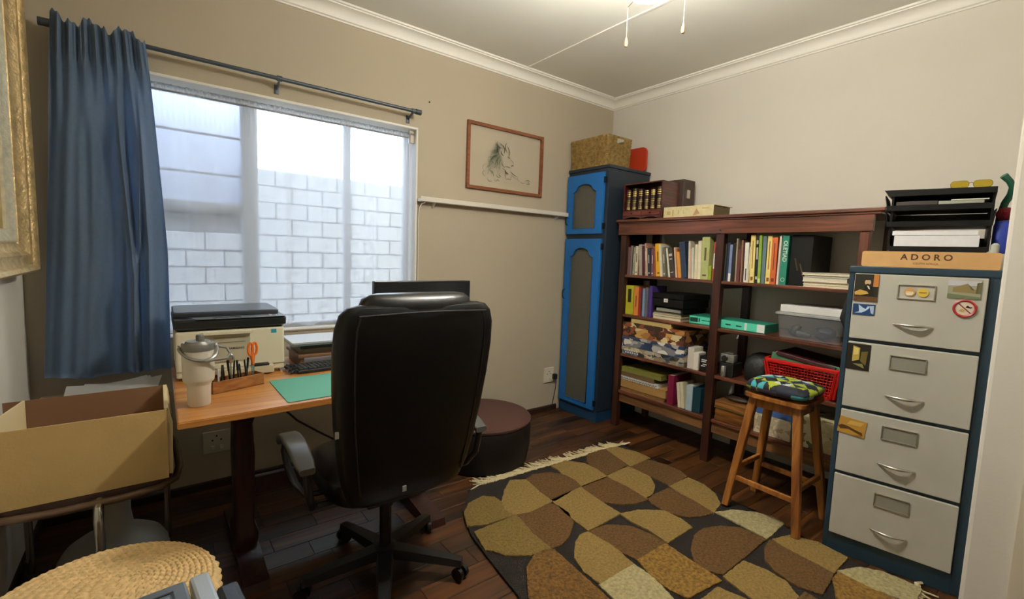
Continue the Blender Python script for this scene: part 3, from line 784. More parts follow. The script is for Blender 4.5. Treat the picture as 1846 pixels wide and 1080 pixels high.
# black lidded document box on black trays on papers
slab_stack([(-.40, -.11, -.835, -1.065, .020, '#c8b48c'), (-.40, -.12, -.832, -1.07, .015, '#8c8468'), (-.39, -.12, -.830, -1.06, .014, '#c9c0a0')], SH[1], 'folder', 'folder', 'folders under the black trays',
           ['tan folder lowest under the black trays, second left shelf', 'olive folder in the middle under the black trays', 'cream folder topmost under the black trays'])
dt = thing('document_tray', 'black plastic document tray with grey papers under the black box', 'tray', (-.25, -.95, .955))
bm = B(); box(bm, -.40, -.10, -1.08, -.835, .957, .963); box(bm, -.40, -.10, -1.08, -1.074, .957, .995); box(bm, -.40, -.10, -.841, -.835, .957, .995); box(bm, -.106, -.10, -1.08, -.835, .957, .995)
obj('tray', bm, mat('#101012', .35), dt, w=True); obj('papers', bx(-.395, -.13, -1.06, -.86, .963, .985), mat('#8c8c80', .7), dt, w=True, label='grey papers in the tray')
db = thing('document_box', 'black document box with a white label on the second left shelf', 'box', (-.25, -.96, .997))
Mz = Matrix.Translation((-.25, -.965, .997)) @ Matrix.Rotation(math.radians(-4), 4, 'Z')
obj('box_body', box(B(), -.16, .14, -.135, .125, .001, .060, .004, M=Mz), mat('#070708', .4, spec=.3), db, w=True)
obj('box_lid', box(B(), -.165, .145, -.14, .13, .061, .098, .004, M=Mz), mat('#08080a', .4, spec=.3), db, w=True)
obj('label_card', box(B(), -.1665, -.1651, -.012, .022, .035, .062, 0, M=Mz), mat('#dcdcd6', .5), db, w=True)
tm = text_mesh('notes', .010, .0002); tm.transform(Mz @ basis((-.167, .005, .048), (0, -1, 0), (0, 0, 1))); obj('label_writing', tm, mat('#202020', .5), db, w=True)
# teal long box behind the middle post
tb = thing('long_box', 'long flat turquoise box lying behind the middle post', 'box', (-.28, -1.38, SH[1]))
obj('carton', bx(-.386, -.20, -1.632, -1.124, SH[1]+.001, SH[1]+.056, .002), mat('#2a8c74', .4), tb, w=True)
obj('front_print', bx(-.3875, -.386, -1.60, -1.13, SH[1]+.005, SH[1]+.053), mat('#58d0b0', .4), tb, w=True)
for a in ((-1.19, -1.132, .014, .044), (-1.205, -1.197, .018, .042), (-1.30, -1.22, .028, .033), (-1.42, -1.385, .024, .032), (-1.49, -1.455, .022, .030)):
    obj('dark_print', bx(-.3882, -.3875, a[0], a[1], SH[1]+a[2], SH[1]+a[3]), mat('#0e3c34', .4), tb, w=True)
for a in ((-1.630, -1.585, .004, .054), (-1.522, -1.508, .006, .052)):
    obj('white_label', bx(-.3882, -.3875, a[0], a[1], SH[1]+a[2], SH[1]+a[3]), mat('#e4e8e4', .4), tb, w=True)
# clear tub
cb = thing('storage_tub', 'clear plastic storage tub with dark things inside', 'storage tub', (-.28, -1.87, SH[1]))
M_clear = mat('#d8dce0', .12, alpha=.16, spec=.6)
rg = lambda w_, d_, z: [(-.25+a, -1.865+b, z) for a, b in rrect(w_, d_, .025, 4)]
bm = B(); loft(bm, [rg(.27, .315, SH[1]+.001), rg(.30, .345, SH[1]+.135)], cap=False); bm.faces.new([bm.verts.new(p) for p in rg(.27, .315, SH[1]+.001)])
obj('tub_wall', bm, M_clear, cb, w=True, smooth=True)
bm = B(); loft(bm, [rg(.305, .35, SH[1]+.132), rg(.315, .362, SH[1]+.136), rg(.315, .362, SH[1]+.146), rg(.30, .35, SH[1]+.150)])
obj('tub_lid', bm, mat('#b8b8b4', .3, alpha=.75), cb, w=True, smooth=True)
def blob(c, r, seed=0, sub=3, amp=.25):
    bm = B(); bmesh.ops.create_icosphere(bm, subdivisions=sub, radius=1)
    from mathutils import noise
    for v in bm.verts:
        n = 1+amp*noise.noise(v.co*1.6+V((seed, seed, 0))); v.co = V((c[0]+v.co.x*r[0]*n, c[1]+v.co.y*r[1]*n, c[2]+v.co.z*r[2]*n))
    return bm
bm = B(); tube(bm, [(-.33, -1.76, SH[1]+.02), (-.33, -1.78, SH[1]+.05), (-.32, -1.80, SH[1]+.072)], [.018, .022, .012], 10); tube(bm, [(-.33, -1.79, SH[1]+.03), (-.33, -1.86, SH[1]+.022)], [.02, .012], 10)
single('adapter', bm, mat('#20242a', .5), 'dark curved gadget inside the clear tub, on the left', 'gadget', (-.33, -1.79, SH[1]+.003), smooth=True)
single('cable_bundle', blob((-.32, -1.93, SH[1]+.045), (.04, .055, .038), 3), mat('#242c38', .6), 'dark blue bundle inside the clear tub, on the right', 'cable', (-.32, -1.93, SH[1]+.003), smooth=True)
bm = B(); box(bm, -.385, -.15, -1.708, -2.03, SH[1]+.151, SH[1]+.193, .003)
pb = single('flat_box', bm, mat('#dedcd6', .5, var=.08, vs=12), 'flat white box lying on the clear tub', 'box', (-.27, -1.87, SH[1]+.151))

# third shelf, left: puzzle boxes
GP = 'picture boxes on the third left shelf'
def pbox(x0, x1, y0, y1, z0, z1, cols, seed, label, lidfrac=.35, sc=14, edge='#a88c5c'):
    t = thing('puzzle_box', label, 'box', ((x0+x1)/2, (y0+y1)/2, z0), 0, GP)
    zl = z1-(z1-z0)*lidfrac
    obj('box_base', bx(x0+.003, x1, y0+(-.003 if y0 > y1 else .003), y1+(.003 if y0 > y1 else -.003), z0, zl, .001), printed(cols, sc, seed, dist=1.2, stretch=(1, 1, 1.4)), t, w=True)
    obj('box_lid', bx(x0, x1, y0, y1, zl+.0008, z1, .0015), printed(cols[::-1], sc, seed+3, dist=1.5, stretch=(1, 1, 1.6)), t, w=True)
    return t
pz = pbox(-.43, -.12, -.588, -1.135, SH[2]+.001, .656, ['#2e2c2c', '#4c4a48', '#8c8068', '#c8b48c', '#a8a090', '#3c5c7c'], 2, 'lowest picture box with a grey and sand print, third left shelf', .5, 12)
pbox(-.43, -.12, -.586, -1.130, .657, .738, ['#3a4660', '#7a7a80', '#b0aca8', '#e0dcd0', '#8c8484', '#2a3c58'], 5, 'middle picture box with a grey blue and white print', .3, 10)
pbox(-.43, -.12, -.588, -1.125, .739, .846, ['#3c2a1e', '#8c4c30', '#c89c54', '#a87840', '#d8c898', '#5c3428'], 8, 'topmost picture box with a brown and sand print', .32, 11)
bm = B()
for i in range(6):
    for j in range(2): box(bm, -.4316, -.4306, -.625-i*.022-.014+j*.008, -.625-i*.022+j*.008, .607+j*.018, .620+j*.018)
obj('white_print', bm, mat('#dcd8d0', .5), pz, w=True)
bm = B(); box(bm, -.425, -.20, -1.01, -.66, .847, .880, .002)
single('flat_box', bm, mat('#c8b070', .6, var=.08, vs=10), 'flat straw coloured box on top of the picture boxes', 'box', (-.31, -.83, .847))
single('carton', bx(-.415, -.30, -1.196, -1.150, SH[2]+.001, .742, .002), mat('#cfc8b8', .5), 'taller white carton right of the picture boxes', 'box', (-.36, -1.17, SH[2]+.001))
single('carton', bx(-.42, -.33, -1.235, -1.198, SH[2]+.001, .715, .002), mat('#d8d2c4', .5), 'shorter white carton left of the black carton, third shelf', 'box', (-.37, -1.22, SH[2]+.001))
kc = thing('carton', 'black carton with white print beside the middle post', 'box', (-.36, -1.27, SH[2]))
obj('box_body', bx(-.41, -.30, -1.298, -1.238, SH[2]+.001, .700, .002), mat('#141210', .4), kc, w=True)
bm = B()
for z, a, b in ((.672, -1.292, -1.252), (.660, -1.285, -1.250), (.642, -1.292, -1.262), (.630, -1.28, -1.25)): box(bm, -.411, -.410, a, b, z, z+.006)
obj('white_print', bm, mat('#d8d8d4', .5), kc, w=True)

# fourth shelf, left
slab_stack([(-.42, -.12, -.588, -.99, .018, '#8a6438'), (-.41, -.10, -.588, -.985, .014, '#b8945c'), (-.42, -.12, -.588, -1.000, .060, '#a8824a'), (-.42, -.14, -.588, -.93, .026, '#dcdcd8'), (-.42, -.18, -.588, -.895, .034, '#6e5636'), (-.42, -.14, -.588, -.955, .036, '#7c7a34')],
           SH[3]+.001, 'album', 'album', 'albums and files lying on the lowest left shelf',
           ['dark tan folder at the bottom of the lying pile, lowest left shelf', 'thin light tan folder, second from the bottom', 'thick tan album in the lying pile, lowest left shelf', 'white patterned album in the lying pile', 'small brown album above the white patterned one', 'topmost olive green album of the lying pile'], own=True)
bm = B()
for i in range(30):
    box(bm, -.4212, -.4204, -.600-i*.011, -.594-i*.011, .395+(i % 2)*.004, .404+(i % 2)*.004)
LB4 = {'magenta': 'upright magenta album beside the lying pile, lowest left shelf', 'ivory a': 'left ivory book leaning right of the magenta album', 'ivory b': 'right ivory book leaning against the pale blue one', 'blue box': 'pale blue spined box book with dark teal side, lowest left shelf'}
obj('dotted_band', bm, mat('#3a3a3c', .5), [o for o in bpy.data.objects if o.get('label', '').startswith('white patterned album')][0], w=True)
for n, c, y0, th, h, d in [('magenta', '#7a1438', -1.006, 0.05, 0.216, 0.0), ('ivory a', '#dcd4b8', -1.099, 0.023, 0.174, 0.025), ('ivory b', '#d4ccae', -1.124, 0.025, 0.183, 0.023), ('blue box', '#a8bcc4', -1.157, 0.045, 0.178, 0.0)]:
    book(y0, th, h, .16 if n != 'magenta' else .22, c if n != 'blue box' else '#a8bcc4', d, LB4[n], 'upright books on the lowest left shelf', SH[3]+.001, pages='#d8ccae')
obj_t = single('carton', bx(-.405, -.27, -1.262, -1.204, SH[3]+.001, .47, .002), mat('#0f3440', .4), 'dark teal carton right of the pale blue spined book', 'box', (-.34, -1.23, SH[3]+.001))

# third shelf, right
cm = thing('camera', 'old silver and black camera on a black case', 'camera', (-.35, -1.41, .675))
obj('case', bx(-.40, -.28, -1.465, -1.372, SH[2]+.001, .684, .004), mat('#15130f', .5), cm, w=True)
bm = B(); box(bm, -.395, -.34, -1.462, -1.370, .685, .742, .008); obj('camera_body', bm, mat('#9a9890', .35, .6), cm, w=True, smooth=True)
obj('lens_ring', tube(B(), [(-.395, -1.405, .712), (-.408, -1.405, .712)], .019, 16), mat('#1c1a18', .3), cm, w=True, smooth=True)
obj('top_plate', bx(-.39, -.345, -1.455, -1.41, .742, .754, .004), mat('#7c7a72', .3, .7), cm, w=True)
bm = B(); lathe(bm, [(.016, 0), (.017, .002), (.017, .068), (.014, .072), (0, .072)], (-.418, -1.412, SH[2]+.001), 20)
single('film_canister', bm, mat('#b8b8b4', .25, .8), 'small silver canister standing before the camera', 'canister', (-.418, -1.412, SH[2]+.001), smooth=True)
bm = B(); loft(bm, [[(-.28+a*s, -1.585+b*s, z) for a, b in rrect(.22, .15, .05, 4)] for s, z in ((.9, SH[2]+.001), (1, SH[2]+.02), (1.02, .68), (.9, .735), (.6, .762), (.3, .768))])
single('camera_bag', bm, mat('#0b0b0b', .6, bump=.3, bs=80), 'soft black camera bag left of the red basket', 'bag', (-.28, -1.585, SH[2]+.001), smooth=True)
rb = thing('plastic_basket', 'red plastic mesh basket on the third right shelf', 'basket', (-.26, -1.855, SH[2]))
M_red = mat('#c01c14', .35)
def rring(w_, d_, z): return [(-.26+a, -1.855+b, z) for a, b in rrect(w_, d_, .03, 4)]
bm = B(); loft(bm, [rring(.31, .372, .752), rring(.335, .400, .752), rring(.340, .408, .766), rring(.335, .400, .774), rring(.31, .375, .774)], closed=True)
obj('rim', bm, M_red, rb, w=True, smooth=True)
bm = B(); loft(bm, [rring(.27, .33, SH[2]+.001), rring(.28, .34, SH[2]+.016)]); obj('base', bm, M_red, rb, w=True, smooth=True)
bm = B()
def side(k, t):   # point k along perimeter (0..1), t height
    w_, d_ = .28+.045*t, .34+.05*t; per = 2*(w_+d_); q = k*per
    if q < d_: return (-.26-w_/2, -1.855-d_/2+q)
    q -= d_
    if q < w_: return (-.26-w_/2+q, -1.855+d_/2)
    q -= w_
    if q < d_: return (-.26+w_/2, -1.855+d_/2-q)
    q -= d_
    return (-.26+w_/2-q, -1.855-d_/2)
NB = 84
for i in range(NB):
    k = i/NB; a = side(k, 0); b = side(k, 1); corner = (i in (0, 1, 22, 23, 41, 42, 43, 64, 65, 83))
    tube(bm, [(a[0], a[1], SH[2]+.012), (b[0], b[1], .755)], .0075 if corner else .0022, 5)
obj('ribs', bm, M_red, rb, w=True, kind='stuff')
bm = B()
for j in range(1, 9):
    t = j/9; z = SH[2]+.012+(.755-SH[2]-.012)*t
    tube(bm, [(*side((i+.001)/60, t), z) for i in range(60)], .002, 4, closed=True)
obj('hoops', bm, M_red, rb, w=True, kind='stuff')
bm = B(); box(bm, -.14, .13, -.16, .15, 0, .02, .003, M=Matrix.Translation((-.26, -1.86, .781)) @ Matrix.Rotation(math.radians(7), 4, 'X'))
single('book', bm, mat('#3c1418', .5), 'dark red book lying in the red basket behind the green folder', 'book', (-.26, -1.86, .77))
bm = B(); box(bm, -.02, .0, -.19, .17, 0, .055, .003, M=Matrix.Translation((-.375, -1.85, .740)) @ Matrix.Rotation(math.radians(4), 4, 'X') @ Matrix.Rotation(math.radians(12), 4, 'Y'))
single('folder', bm, mat('#3c6a48', .5), 'green folder sticking out of the red basket', 'folder', (-.375, -1.85, .74))

# fourth shelf, right
wc = thing('wooden_crate', 'small varnished wooden box with a lid on the lowest right shelf', 'box', (-.32, -1.48, SH[3]))
obj('box_body', bx(-.415, -.20, -1.60, -1.375, SH[3]+.001, .385, .003), wood('#4a2a10', '#8c5a28', 'y', 2, .3, coat=.3), wc, w=True)
obj('box_lid', bx(-.42, -.195, -1.605, -1.370, .386, .432, .006), wood('#5a3414', '#9c6a34', 'y', 2, .3, coat=.3), wc, w=True)
obj('metal_edge', bx(-.4225, -.42, -1.605, -1.370, .383, .389), mat('#9a8458', .3, .7), wc, w=True)
single('coiled_belt', tube(B(), [(-.31+.06*math.cos(a*.5)*(1-a*.012), -1.485+.085*math.sin(a*.5)*(1-a*.012), .443+a*.0006) for a in range(40)], .010, 6), mat('#3c2a18', .6), 'coiled brown belt on the small wooden box', 'belt', (-.31, -1.485, .433), smooth=True)
single('carton', bx(-.41, -.20, -1.835, -1.625, SH[3]+.001, .418, .002), printed(['#b8a888', '#a89878', '#c8bca0', '#d0c4a8'], 20, 4), 'beige printed carton seen between the stool legs', 'box', (-.3, -1.73, SH[3]+.001))
single('flat_box', bx(-.405, -.21, -1.835, -1.63, .419, .462, .002), mat('#3c5c94', .5), 'flat blue box on the beige carton, lowest right shelf', 'box', (-.3, -1.73, .419))
single('carton', bx(-.41, -.20, -2.05, -1.875, SH[3]+.001, .48, .002), printed(['#4a5a30', '#b8ac80', '#c8bc90', '#d0c49c', '#bcb088', '#6a6440'], 16, 9), 'cream carton with a green leaf print beside the filing cabinet', 'box', (-.3, -1.96, SH[3]+.001))

# ---- on top of the bookcase
mc = thing('miniature_bookcase', 'little mahogany case of small gilt leather books', 'bookcase', (-.33, -.69, 1.632))
W_mah = wood('#2c0e0a', '#5a241a', 'x', 3, .3, coat=.4)
ya, yb = -.865, -.515; xa, xb = -.42, -.22
bm = B(); box(bm, xa, xb, ya, ya+.009, 1.633, 1.905, .0015); box(bm, xa, xb, yb-.009, yb, 1.633, 1.905, .0015); box(bm, xa, xb, ya+.009, yb-.009, 1.896, 1.905, .001); box(bm, xb-.006, xb, ya+.009, yb-.009, 1.65, 1.896)
box(bm, xa, xb, ya+.009, yb-.009, 1.695, 1.703)
obj('case', bm, W_mah, mc, w=True)
bm = B(); n = 24; p = [(ya+.009, 1.645), (ya+.009, 1.660), (yb-.009, 1.660), (yb-.009, 1.645)]
for i in range(n+1):
    t = i/n; p.append((yb-.009-(yb-ya-.018)*t, 1.637+.014*abs(math.sin(2*PI*t))))
prism(bm, p, xa, xa+.008, 'x'); obj('scalloped_apron', bm, W_mah, mc, w=True)
for (c, d) in ((ya+.011, (ya+yb)/2-.001), ((ya+yb)/2+.001, yb-.011)):
    dw = obj('drawer', bx(xa-.003, xb-.01, c, d, 1.662, 1.694, .002), wood('#4a1c16', '#74342a', 'y', 3, .3, coat=.4), mc, w=True)
    obj('knob', lathe(B(), [(.003, 0), (.003, .004), (.006, .007), (.005, .011), (0, .012)], (0, 0, 0), 12), mat('#15100c', .3, .6), dw)
for dwo in [o for o in mc.children if o.name.startswith('drawer')]:
    k = dwo.children[0]; cy = sum(v.co.y for v in dwo.data.vertices)/len(dwo.data.vertices)
    k.rotation_euler = (0, -PI/2, 0); k.location = (xa-.003+.33, cy, 1.678-1.632)
M_lea = mat('#2a140e', .45); M_gilt = mat('#d8c070', .3, .6); M_gilt2 = mat('#c8b888', .4, .3)
for i in range(6):
    yc = -.548-i*.0555
    t = thing('miniature_book', ['leftmost small gilt book in the mahogany case', 'second small gilt book in the mahogany case', 'third small gilt book in the mahogany case', 'fourth small gilt book in the mahogany case, palest spine', 'fifth small gilt book in the mahogany case', 'rightmost small gilt book in the mahogany case'][i], 'book', (-.35, yc, 1.703), 0, 'small gilt books in the mahogany case')
    bm = B(); prof_ = []
    for k in range(9):
        a = PI*k/8; prof_.append((-.395-.012*math.sin(a), yc+.017*math.cos(a)))
    prof_ += [(-.26, yc-.017), (-.26, yc+.017)]
    prism(bm, prof_, 1.7035, 1.858+.010*math.sin(i*1.3+.4), 'z'); obj('cover', bm, M_lea, t, w=True, smooth=True)
    for z0_, hh in ((.010, .006), (.022, .004), (.062, .003), (.074, .003), (.108, .005), (.122, .007), (.137, .005)):
        bm = B(); pr_ = [(-.395-.0135*math.sin(PI*k/8), yc+.0172*math.cos(PI*k/8)) for k in range(9)]
        prism(bm, pr_, 1.703+z0_, 1.703+z0_+hh, 'z'); obj('gilt_band', bm, M_gilt, t, w=True, smooth=True)
    bm = B(); pr_ = [(-.395-.0130*math.sin(PI*k/8), yc+.0160*math.cos(PI*k/8)) for k in range(1, 8)]
    prism(bm, pr_, 1.732, 1.762, 'z'); obj('title_label', bm, mat('#6e5a3c', .4, .3, var=.5, vs=200), t, w=True, smooth=True)
lf = thing('lever_file', 'dark brown upright file box behind the small mahogany case', 'box file', (-.13, -.80, 1.632))
obj('box_body', bx(-.205, -.06, -.895, -.56, 1.633, 1.935, .004), mat('#3c2c24', .5), lf, w=True)
obj('label_card', bx(-.16, -.12, -.8965, -.895, 1.80, 1.86), mat('#b8b0a0', .5), lf, w=True)
fb = thing('wooden_box', 'flat pale printed wooden box with a dark side on the bookcase', 'box', (-.30, -1.07, 1.632))
obj('box_body', bx(-.398, -.19, -1.250, -.875, 1.633, 1.704, .002), mat('#5a4a26', .55), fb, w=True)
obj('front_panel', bx(-.402, -.398, -1.252, -.873, 1.633, 1.706, .001), mat('#d8cc9c', .5, var=.15, vs=30), fb, w=True, label='pale printed front panel')
obj('box_lid', bx(-.402, -.17, -1.258, -.873, 1.705, 1.710, .001), mat('#cfc294', .5), fb, w=True)
bm = B(); prism(bm, [(-1.105, 1.642), (-1.155, 1.655), (-1.130, 1.690)], -.4030, -.402, 'x'); obj('triangle_print', bm, mat('#b88c6a', .5), fb, w=True)
bm = B()
for a, b, c, d in ((-.90, -.93, 1.655, 1.68), (-.945, -.955, 1.645, 1.69), (-.99, -.995, 1.66, 1.685), (-1.03, -1.034, 1.655, 1.685), (-1.17, -1.22, 1.685, 1.692)): box(bm, -.4030, -.402, b, a, c, d)
obj('faded_print', bm, mat('#c0a468', .5), fb, w=True)

# ---------------------------------------------------------------- filing cabinet
FL = V((-.836, -2.172, 0)); FU = V((.1753, -.9845, 0)); FN = V((.9845, .1753, 0))
Mfc = Matrix(((FU.x, FN.x, 0, FL.x), (FU.y, FN.y, 0, FL.y), (0, 0, 1, 0), (0, 0, 0, 1)))   # local: x along front, y into depth, z up
def fcb(bm): bm.transform(Mfc); return bm
fc = thing('filing_cabinet', 'dark blue four drawer filing cabinet with grey drawer fronts', 'filing cabinet', tuple(FL+FU*.235+FN*.2))
M_fcb = mat('#1d3442', .45, var=.08, vs=12); M_fcg = mat('#bab7aa', .42, var=.06, vs=9)
FW, FD, FH = .474, .385, 1.336
obj('cabinet_shell', fcb(box(B(), 0, FW, .004, FD, .001, FH, .004)), M_fcb, fc, w=True)
bm = B(); box(bm, 0, .018, 0, .006, .001, 1.31, .001); box(bm, FW-.030, FW, 0, .006, .001, 1.31, .001); box(bm, -.001, FW+.001, -.006, .008, 1.308, FH, .003); box(bm, .018, FW-.030, 0, .006, .001, .090, .001)
for z in (1.003, .690, .385): box(bm, .018, FW-.030, 0, .006, z-.002, z+.010, .001)
obj('front_frame', fcb(bm), M_fcb, fc, w=True)
M_chr = mat('#c8c4b8', .25, .85)
for k, (z0, z1) in enumerate(((1.015, 1.304), (.702, .999), (.397, .686), (.094, .381))):
    d = obj('drawer', fcb(box(B(), .022, .440, -.014, .004, z0, z1, .003)), M_fcg, fc, w=True)
    zt = z1-.038
    bm = B()
    for a in ((.172, .292, zt-.004, zt), (.172, .292, zt-.062, zt-.058), (.172, .176, zt-.058, zt-.004), (.288, .292, zt-.058, zt-.004)): box(bm, a[0], a[1], -.019, -.014, a[2], a[3], .001)
    obj('label_holder', fcb(bm), M_chr, d, w=True)
    if k: obj('label_card', fcb(box(B(), .177, .287, -.0152, -.0142, zt-.057, zt-.005)), mat('#8a887a', .5), d, w=True)
    hz = z0+.078
    bm = B(); pts = []; rr = []
    for i in range(15):
        t = i/14; pts.append((.170+.126*t, -.016-.020*math.sin(PI*t), hz+.002)); rr.append(.0025+.0045*math.sin(PI*t))
    tube(bm, pts, rr, 10); obj('handle', fcb(bm), M_chr, d, w=True, smooth=True)
# two round tokens in the top label holder
for i, (cx, c, lb) in enumerate(((.212, '#c89858', 'left round golden token in the top label holder'), (.254, '#d8b848', 'right round yellow token in the top label holder'))):
    bm = B(); tube(bm, [(cx, -.0145, 1.235), (cx, -.0172, 1.235)], .018, 24)
    o = single('token', fcb(bm), mat(c, .4), lb, 'token', tuple(Mfc @ V((cx, -.015, 1.217))), group='round tokens in the label holder')
    bm = B(); box(bm, cx-.012, cx+.012, -.0178, -.0172, 1.233, 1.237); 
    if i == 0: prism(bm, [(cx-.014, 1.232), (cx-.008, 1.222), (cx+.008, 1.222), (cx+.014, 1.232)], -.0178, -.0172, 'y')
    obj('token_mark', fcb(bm), mat('#e8dcc0' if i == 0 else '#8c6a20', .5), o, w=True)
def magnet(name, label, x0, x1, z0, z1, bgc, shapes, cat='magnet', tilt=0):
    c = ((x0+x1)/2, (z0+z1)/2)
    T = Matrix.Translation((c[0], 0, c[1])) @ Matrix.Rotation(tilt, 4, 'Y') @ Matrix.Translation((-c[0], 0, -c[1]))
    t = thing(name, label, cat, tuple(Mfc @ V(((x0+x1)/2, -.015, z0))), 0, None)
    bm = box(B(), x0, x1, -.0168, -.0142, z0, z1); bm.transform(T); obj('card', fcb(bm), mat(bgc, .35), t, w=True)
    W_, H_ = x1-x0, z1-z0
    for i, (col, poly) in enumerate(shapes):
        bm = B(); prism(bm, [(x0+a*W_, z0+b*H_) for a, b in poly], -.0172-.0002*i, -.0168, 'y'); bm.transform(T)
        obj('print', fcb(bm), mat(col, .4), t, w=True)
    return t
def ell(cx, cy, rx, ry, n=16): return [(cx+rx*math.cos(2*PI*k/n), cy+ry*math.sin(2*PI*k/n)) for k in range(n)]
magnet('portrait_magnet', 'dark magnet with a seated bearded man, top left of the top drawer', .024, .108, 1.184, 1.302, '#26241a',
       [('#b87838', [(.78, .55), (1, .55), (1, 1), (.78, 1)]), ('#15140f', [(.35, .2), (.85, .2), (.8, .55), (.62, .62), (.45, .55)]), ('#c8a880', ell(.55, .70, .13, .11)), ('#1c1610', ell(.55, .81, .14, .035)), ('#1c1610', ell(.56, .61, .09, .035)), ('#c8a048', [(.02, .32), (.25, .42), (.55, .36), (.62, .28), (.3, .22), (.05, .22)]), ('#d8d0b8', [(.52, .58), (.62, .55), (.66, .44), (.6, .46)]), ('#5a3c20', [(0, 0), (1, 0), (1, .16), (0, .18)])])
magnet('bird_magnet', 'small blue magnet with a white dove under the portrait', .026, .104, 1.122, 1.170, '#1c3c64',
       [('#b8cce0', [(.08, .15), (.3, .3), (.28, .6), (.25, .95), (.42, .72), (.58, .55), (.68, .85), (.76, .78), (.72, .6), (.6, .4), (.42, .2), (.3, .18)]), ('#a8bcd0', [(.74, .85), (.95, .9), (.96, .1), (.84, .2)])])
magnet('house_magnet', 'magnet with a stone house photo at the top right', .327, .422, 1.222, 1.292, '#9c9880',
       [('#c4c4c8', [(0, .7), (1, .75), (1, 1), (0, 1)]), ('#8c7a50', [(.15, .35), (.15, .6), (.42, .75), (.58, .85), (.72, .55), (.95, .5), (.95, .3)]), ('#5c5838', [(.85, .3), (1, .3), (1, .95), (.86, .9)]), ('#4c4830', [(.58, .85), (.8, .5), (.72, .5)]), ('#6c7a58', [(0, 0), (1, 0), (1, .12), (0, .25)])])
magnet('window_magnet', 'dark magnet with a yellow lit archway on the second drawer', .022, .105, .875, .992, '#1c1a12',
       [('#b8a048', [(.25, .3), (.55, .4), (.55, .85), (.25, .92)]), ('#d8c878', [(.28, .55), (.5, .6), (.5, .82), (.28, .86)]), ('#6c5c28', [(.6, .35), (.85, .2), (.9, .75), (.62, .7)]), ('#8c8450', [(.3, .22), (.8, .08), (.7, .25)])])
magnet('sand_magnet', 'crooked tan and brown picture magnet on the third drawer', .018, .118, .575, .650, '#b88c3c',
       [('#5a3c1c', [(.0, .35), (.1, .2), (.4, .32), (.7, .2), (.95, .1), (.9, .3), (.6, .38), (.35, .48), (.12, .5)]), ('#8c6428', [(.5, 0), (.95, .0), (.9, .15)]), ('#d0a858', [(.3, .6), (.8, .65), (.9, .9), (.4, .85)])], tilt=.10)
nm = thing('round_magnet', 'round red and white prohibition magnet with a diagonal bar', 'magnet', tuple(Mfc @ V((.382, -.016, 1.147))))
bm = B(); tube(bm, [(.382, -.0142, 1.183), (.382, -.0170, 1.183)], .036, 32); obj('disc', fcb(bm), mat('#d8b0a4', .4), nm, w=True)
bm = B(); tube(bm, [(.382+.0315*math.cos(a*PI/16), -.0172, 1.183+.0315*math.sin(a*PI/16)) for a in range(32)], .0045, 6, closed=True)
obj('red_ring', fcb(bm), mat('#a02828', .4), nm, w=True, smooth=True)
bm = B(); tube(bm, [(.382, -.0168, 1.183), (.382, -.0174, 1.183)], .0255, 28); obj('inner_disc', fcb(bm), mat('#dcccb8', .4), nm, w=True)
bm = B(); box(bm, -.0265, .0265, -.0179, -.0174, -.002, .002, M=Matrix.Translation((.382, 0, 1.183)) @ Matrix.Rotation(math.radians(45), 4, 'Y')); obj('bar', fcb(bm), mat('#802828', .4), nm, w=True)
bm = B(); prism(bm, [(.384, 1.187), (.400, 1.184), (.404, 1.190), (.396, 1.190), (.390, 1.196), (.386, 1.191)], -.0182, -.0178, 'y'); obj('dark_figure', fcb(bm), mat('#1c1414', .4), nm, w=True)
bm = B(); prism(bm, [(.366, 1.172), (.380, 1.168), (.384, 1.178), (.372, 1.182)], -.0182, -.0178, 'y'); obj('pale_figure', fcb(bm), mat('#c8a860', .4), nm, w=True)
# wooden lid box with burnt lettering on the cabinet
ab = thing('wine_box', 'pale wooden box reading ADORO on the filing cabinet', 'box', tuple(Mfc @ V((.25, .15, FH))))
M_pine = wood('#b08448', '#c89c5c', 'x', 1.5, .5)
bm = B(); loft(bm, [[(.252+a, y_, 1.3705+b) for a, b in rrect(.432, .067, .008, 3)] for y_ in (.018, .30)]); obj('box_body', fcb(bm), mat('#cfa267', .55, var=.08, vs=16), ab, w=True, smooth=True)
tm = text_mesh('A D O R O', .034, .0004, .0008); tm.transform(Mfc @ basis((.250, .0176, 1.380), (1, 0, 0), (0, 0, 1))); obj('lettering', tm, mat('#4a2c14', .6), ab, w=True)
tm = text_mesh('SOUTH AFRICA', .0115, .0003, .0001); tm.transform(Mfc @ basis((.250, .0176, 1.354), (1, 0, 0), (0, 0, 1))); obj('small_lettering', tm, mat('#8a6434', .6), ab, w=True)
# three tier letter trays
lt = thing('letter_trays', 'stack of three black letter trays on the wooden box', 'letter tray', tuple(Mfc @ V((.26, .17, 1.405))))
M_blk = mat('#050505', .45, spec=.3)
for (x0, x1, z) in ((.118, .430, 1.4045), (.100, .437, 1.475+.042), (.095, .432, 1.585)):
    top = z+.075
    bm = B()
    zb = z+.001 if z < 1.45 else z-.006
    box(bm, x0+.01, x1-.005, .05, .27, zb, zb+.005)                       # floor
    prism(bm, [(x0+.010, zb), (x0+.013, zb), (x0+.001, zb+.066), (x0-.003, zb+.066)], .05, .27, 'y')    # sides flare a little
    prism(bm, [(x1-.008, zb), (x1-.005, zb), (x1+.003, zb+.066), (x1-.001, zb+.066)], .05, .27, 'y')
    box(bm, x0+.01, x1-.005, .266, .27, zb, zb+.066)
    prism(bm, [(x0+.008, zb), (x1-.004, zb), (x1-.002, zb+.022), (x0+.004, zb+.022)], .048, .052, 'y')
    obj('tray', fcb(bm), M_blk, lt, w=True)
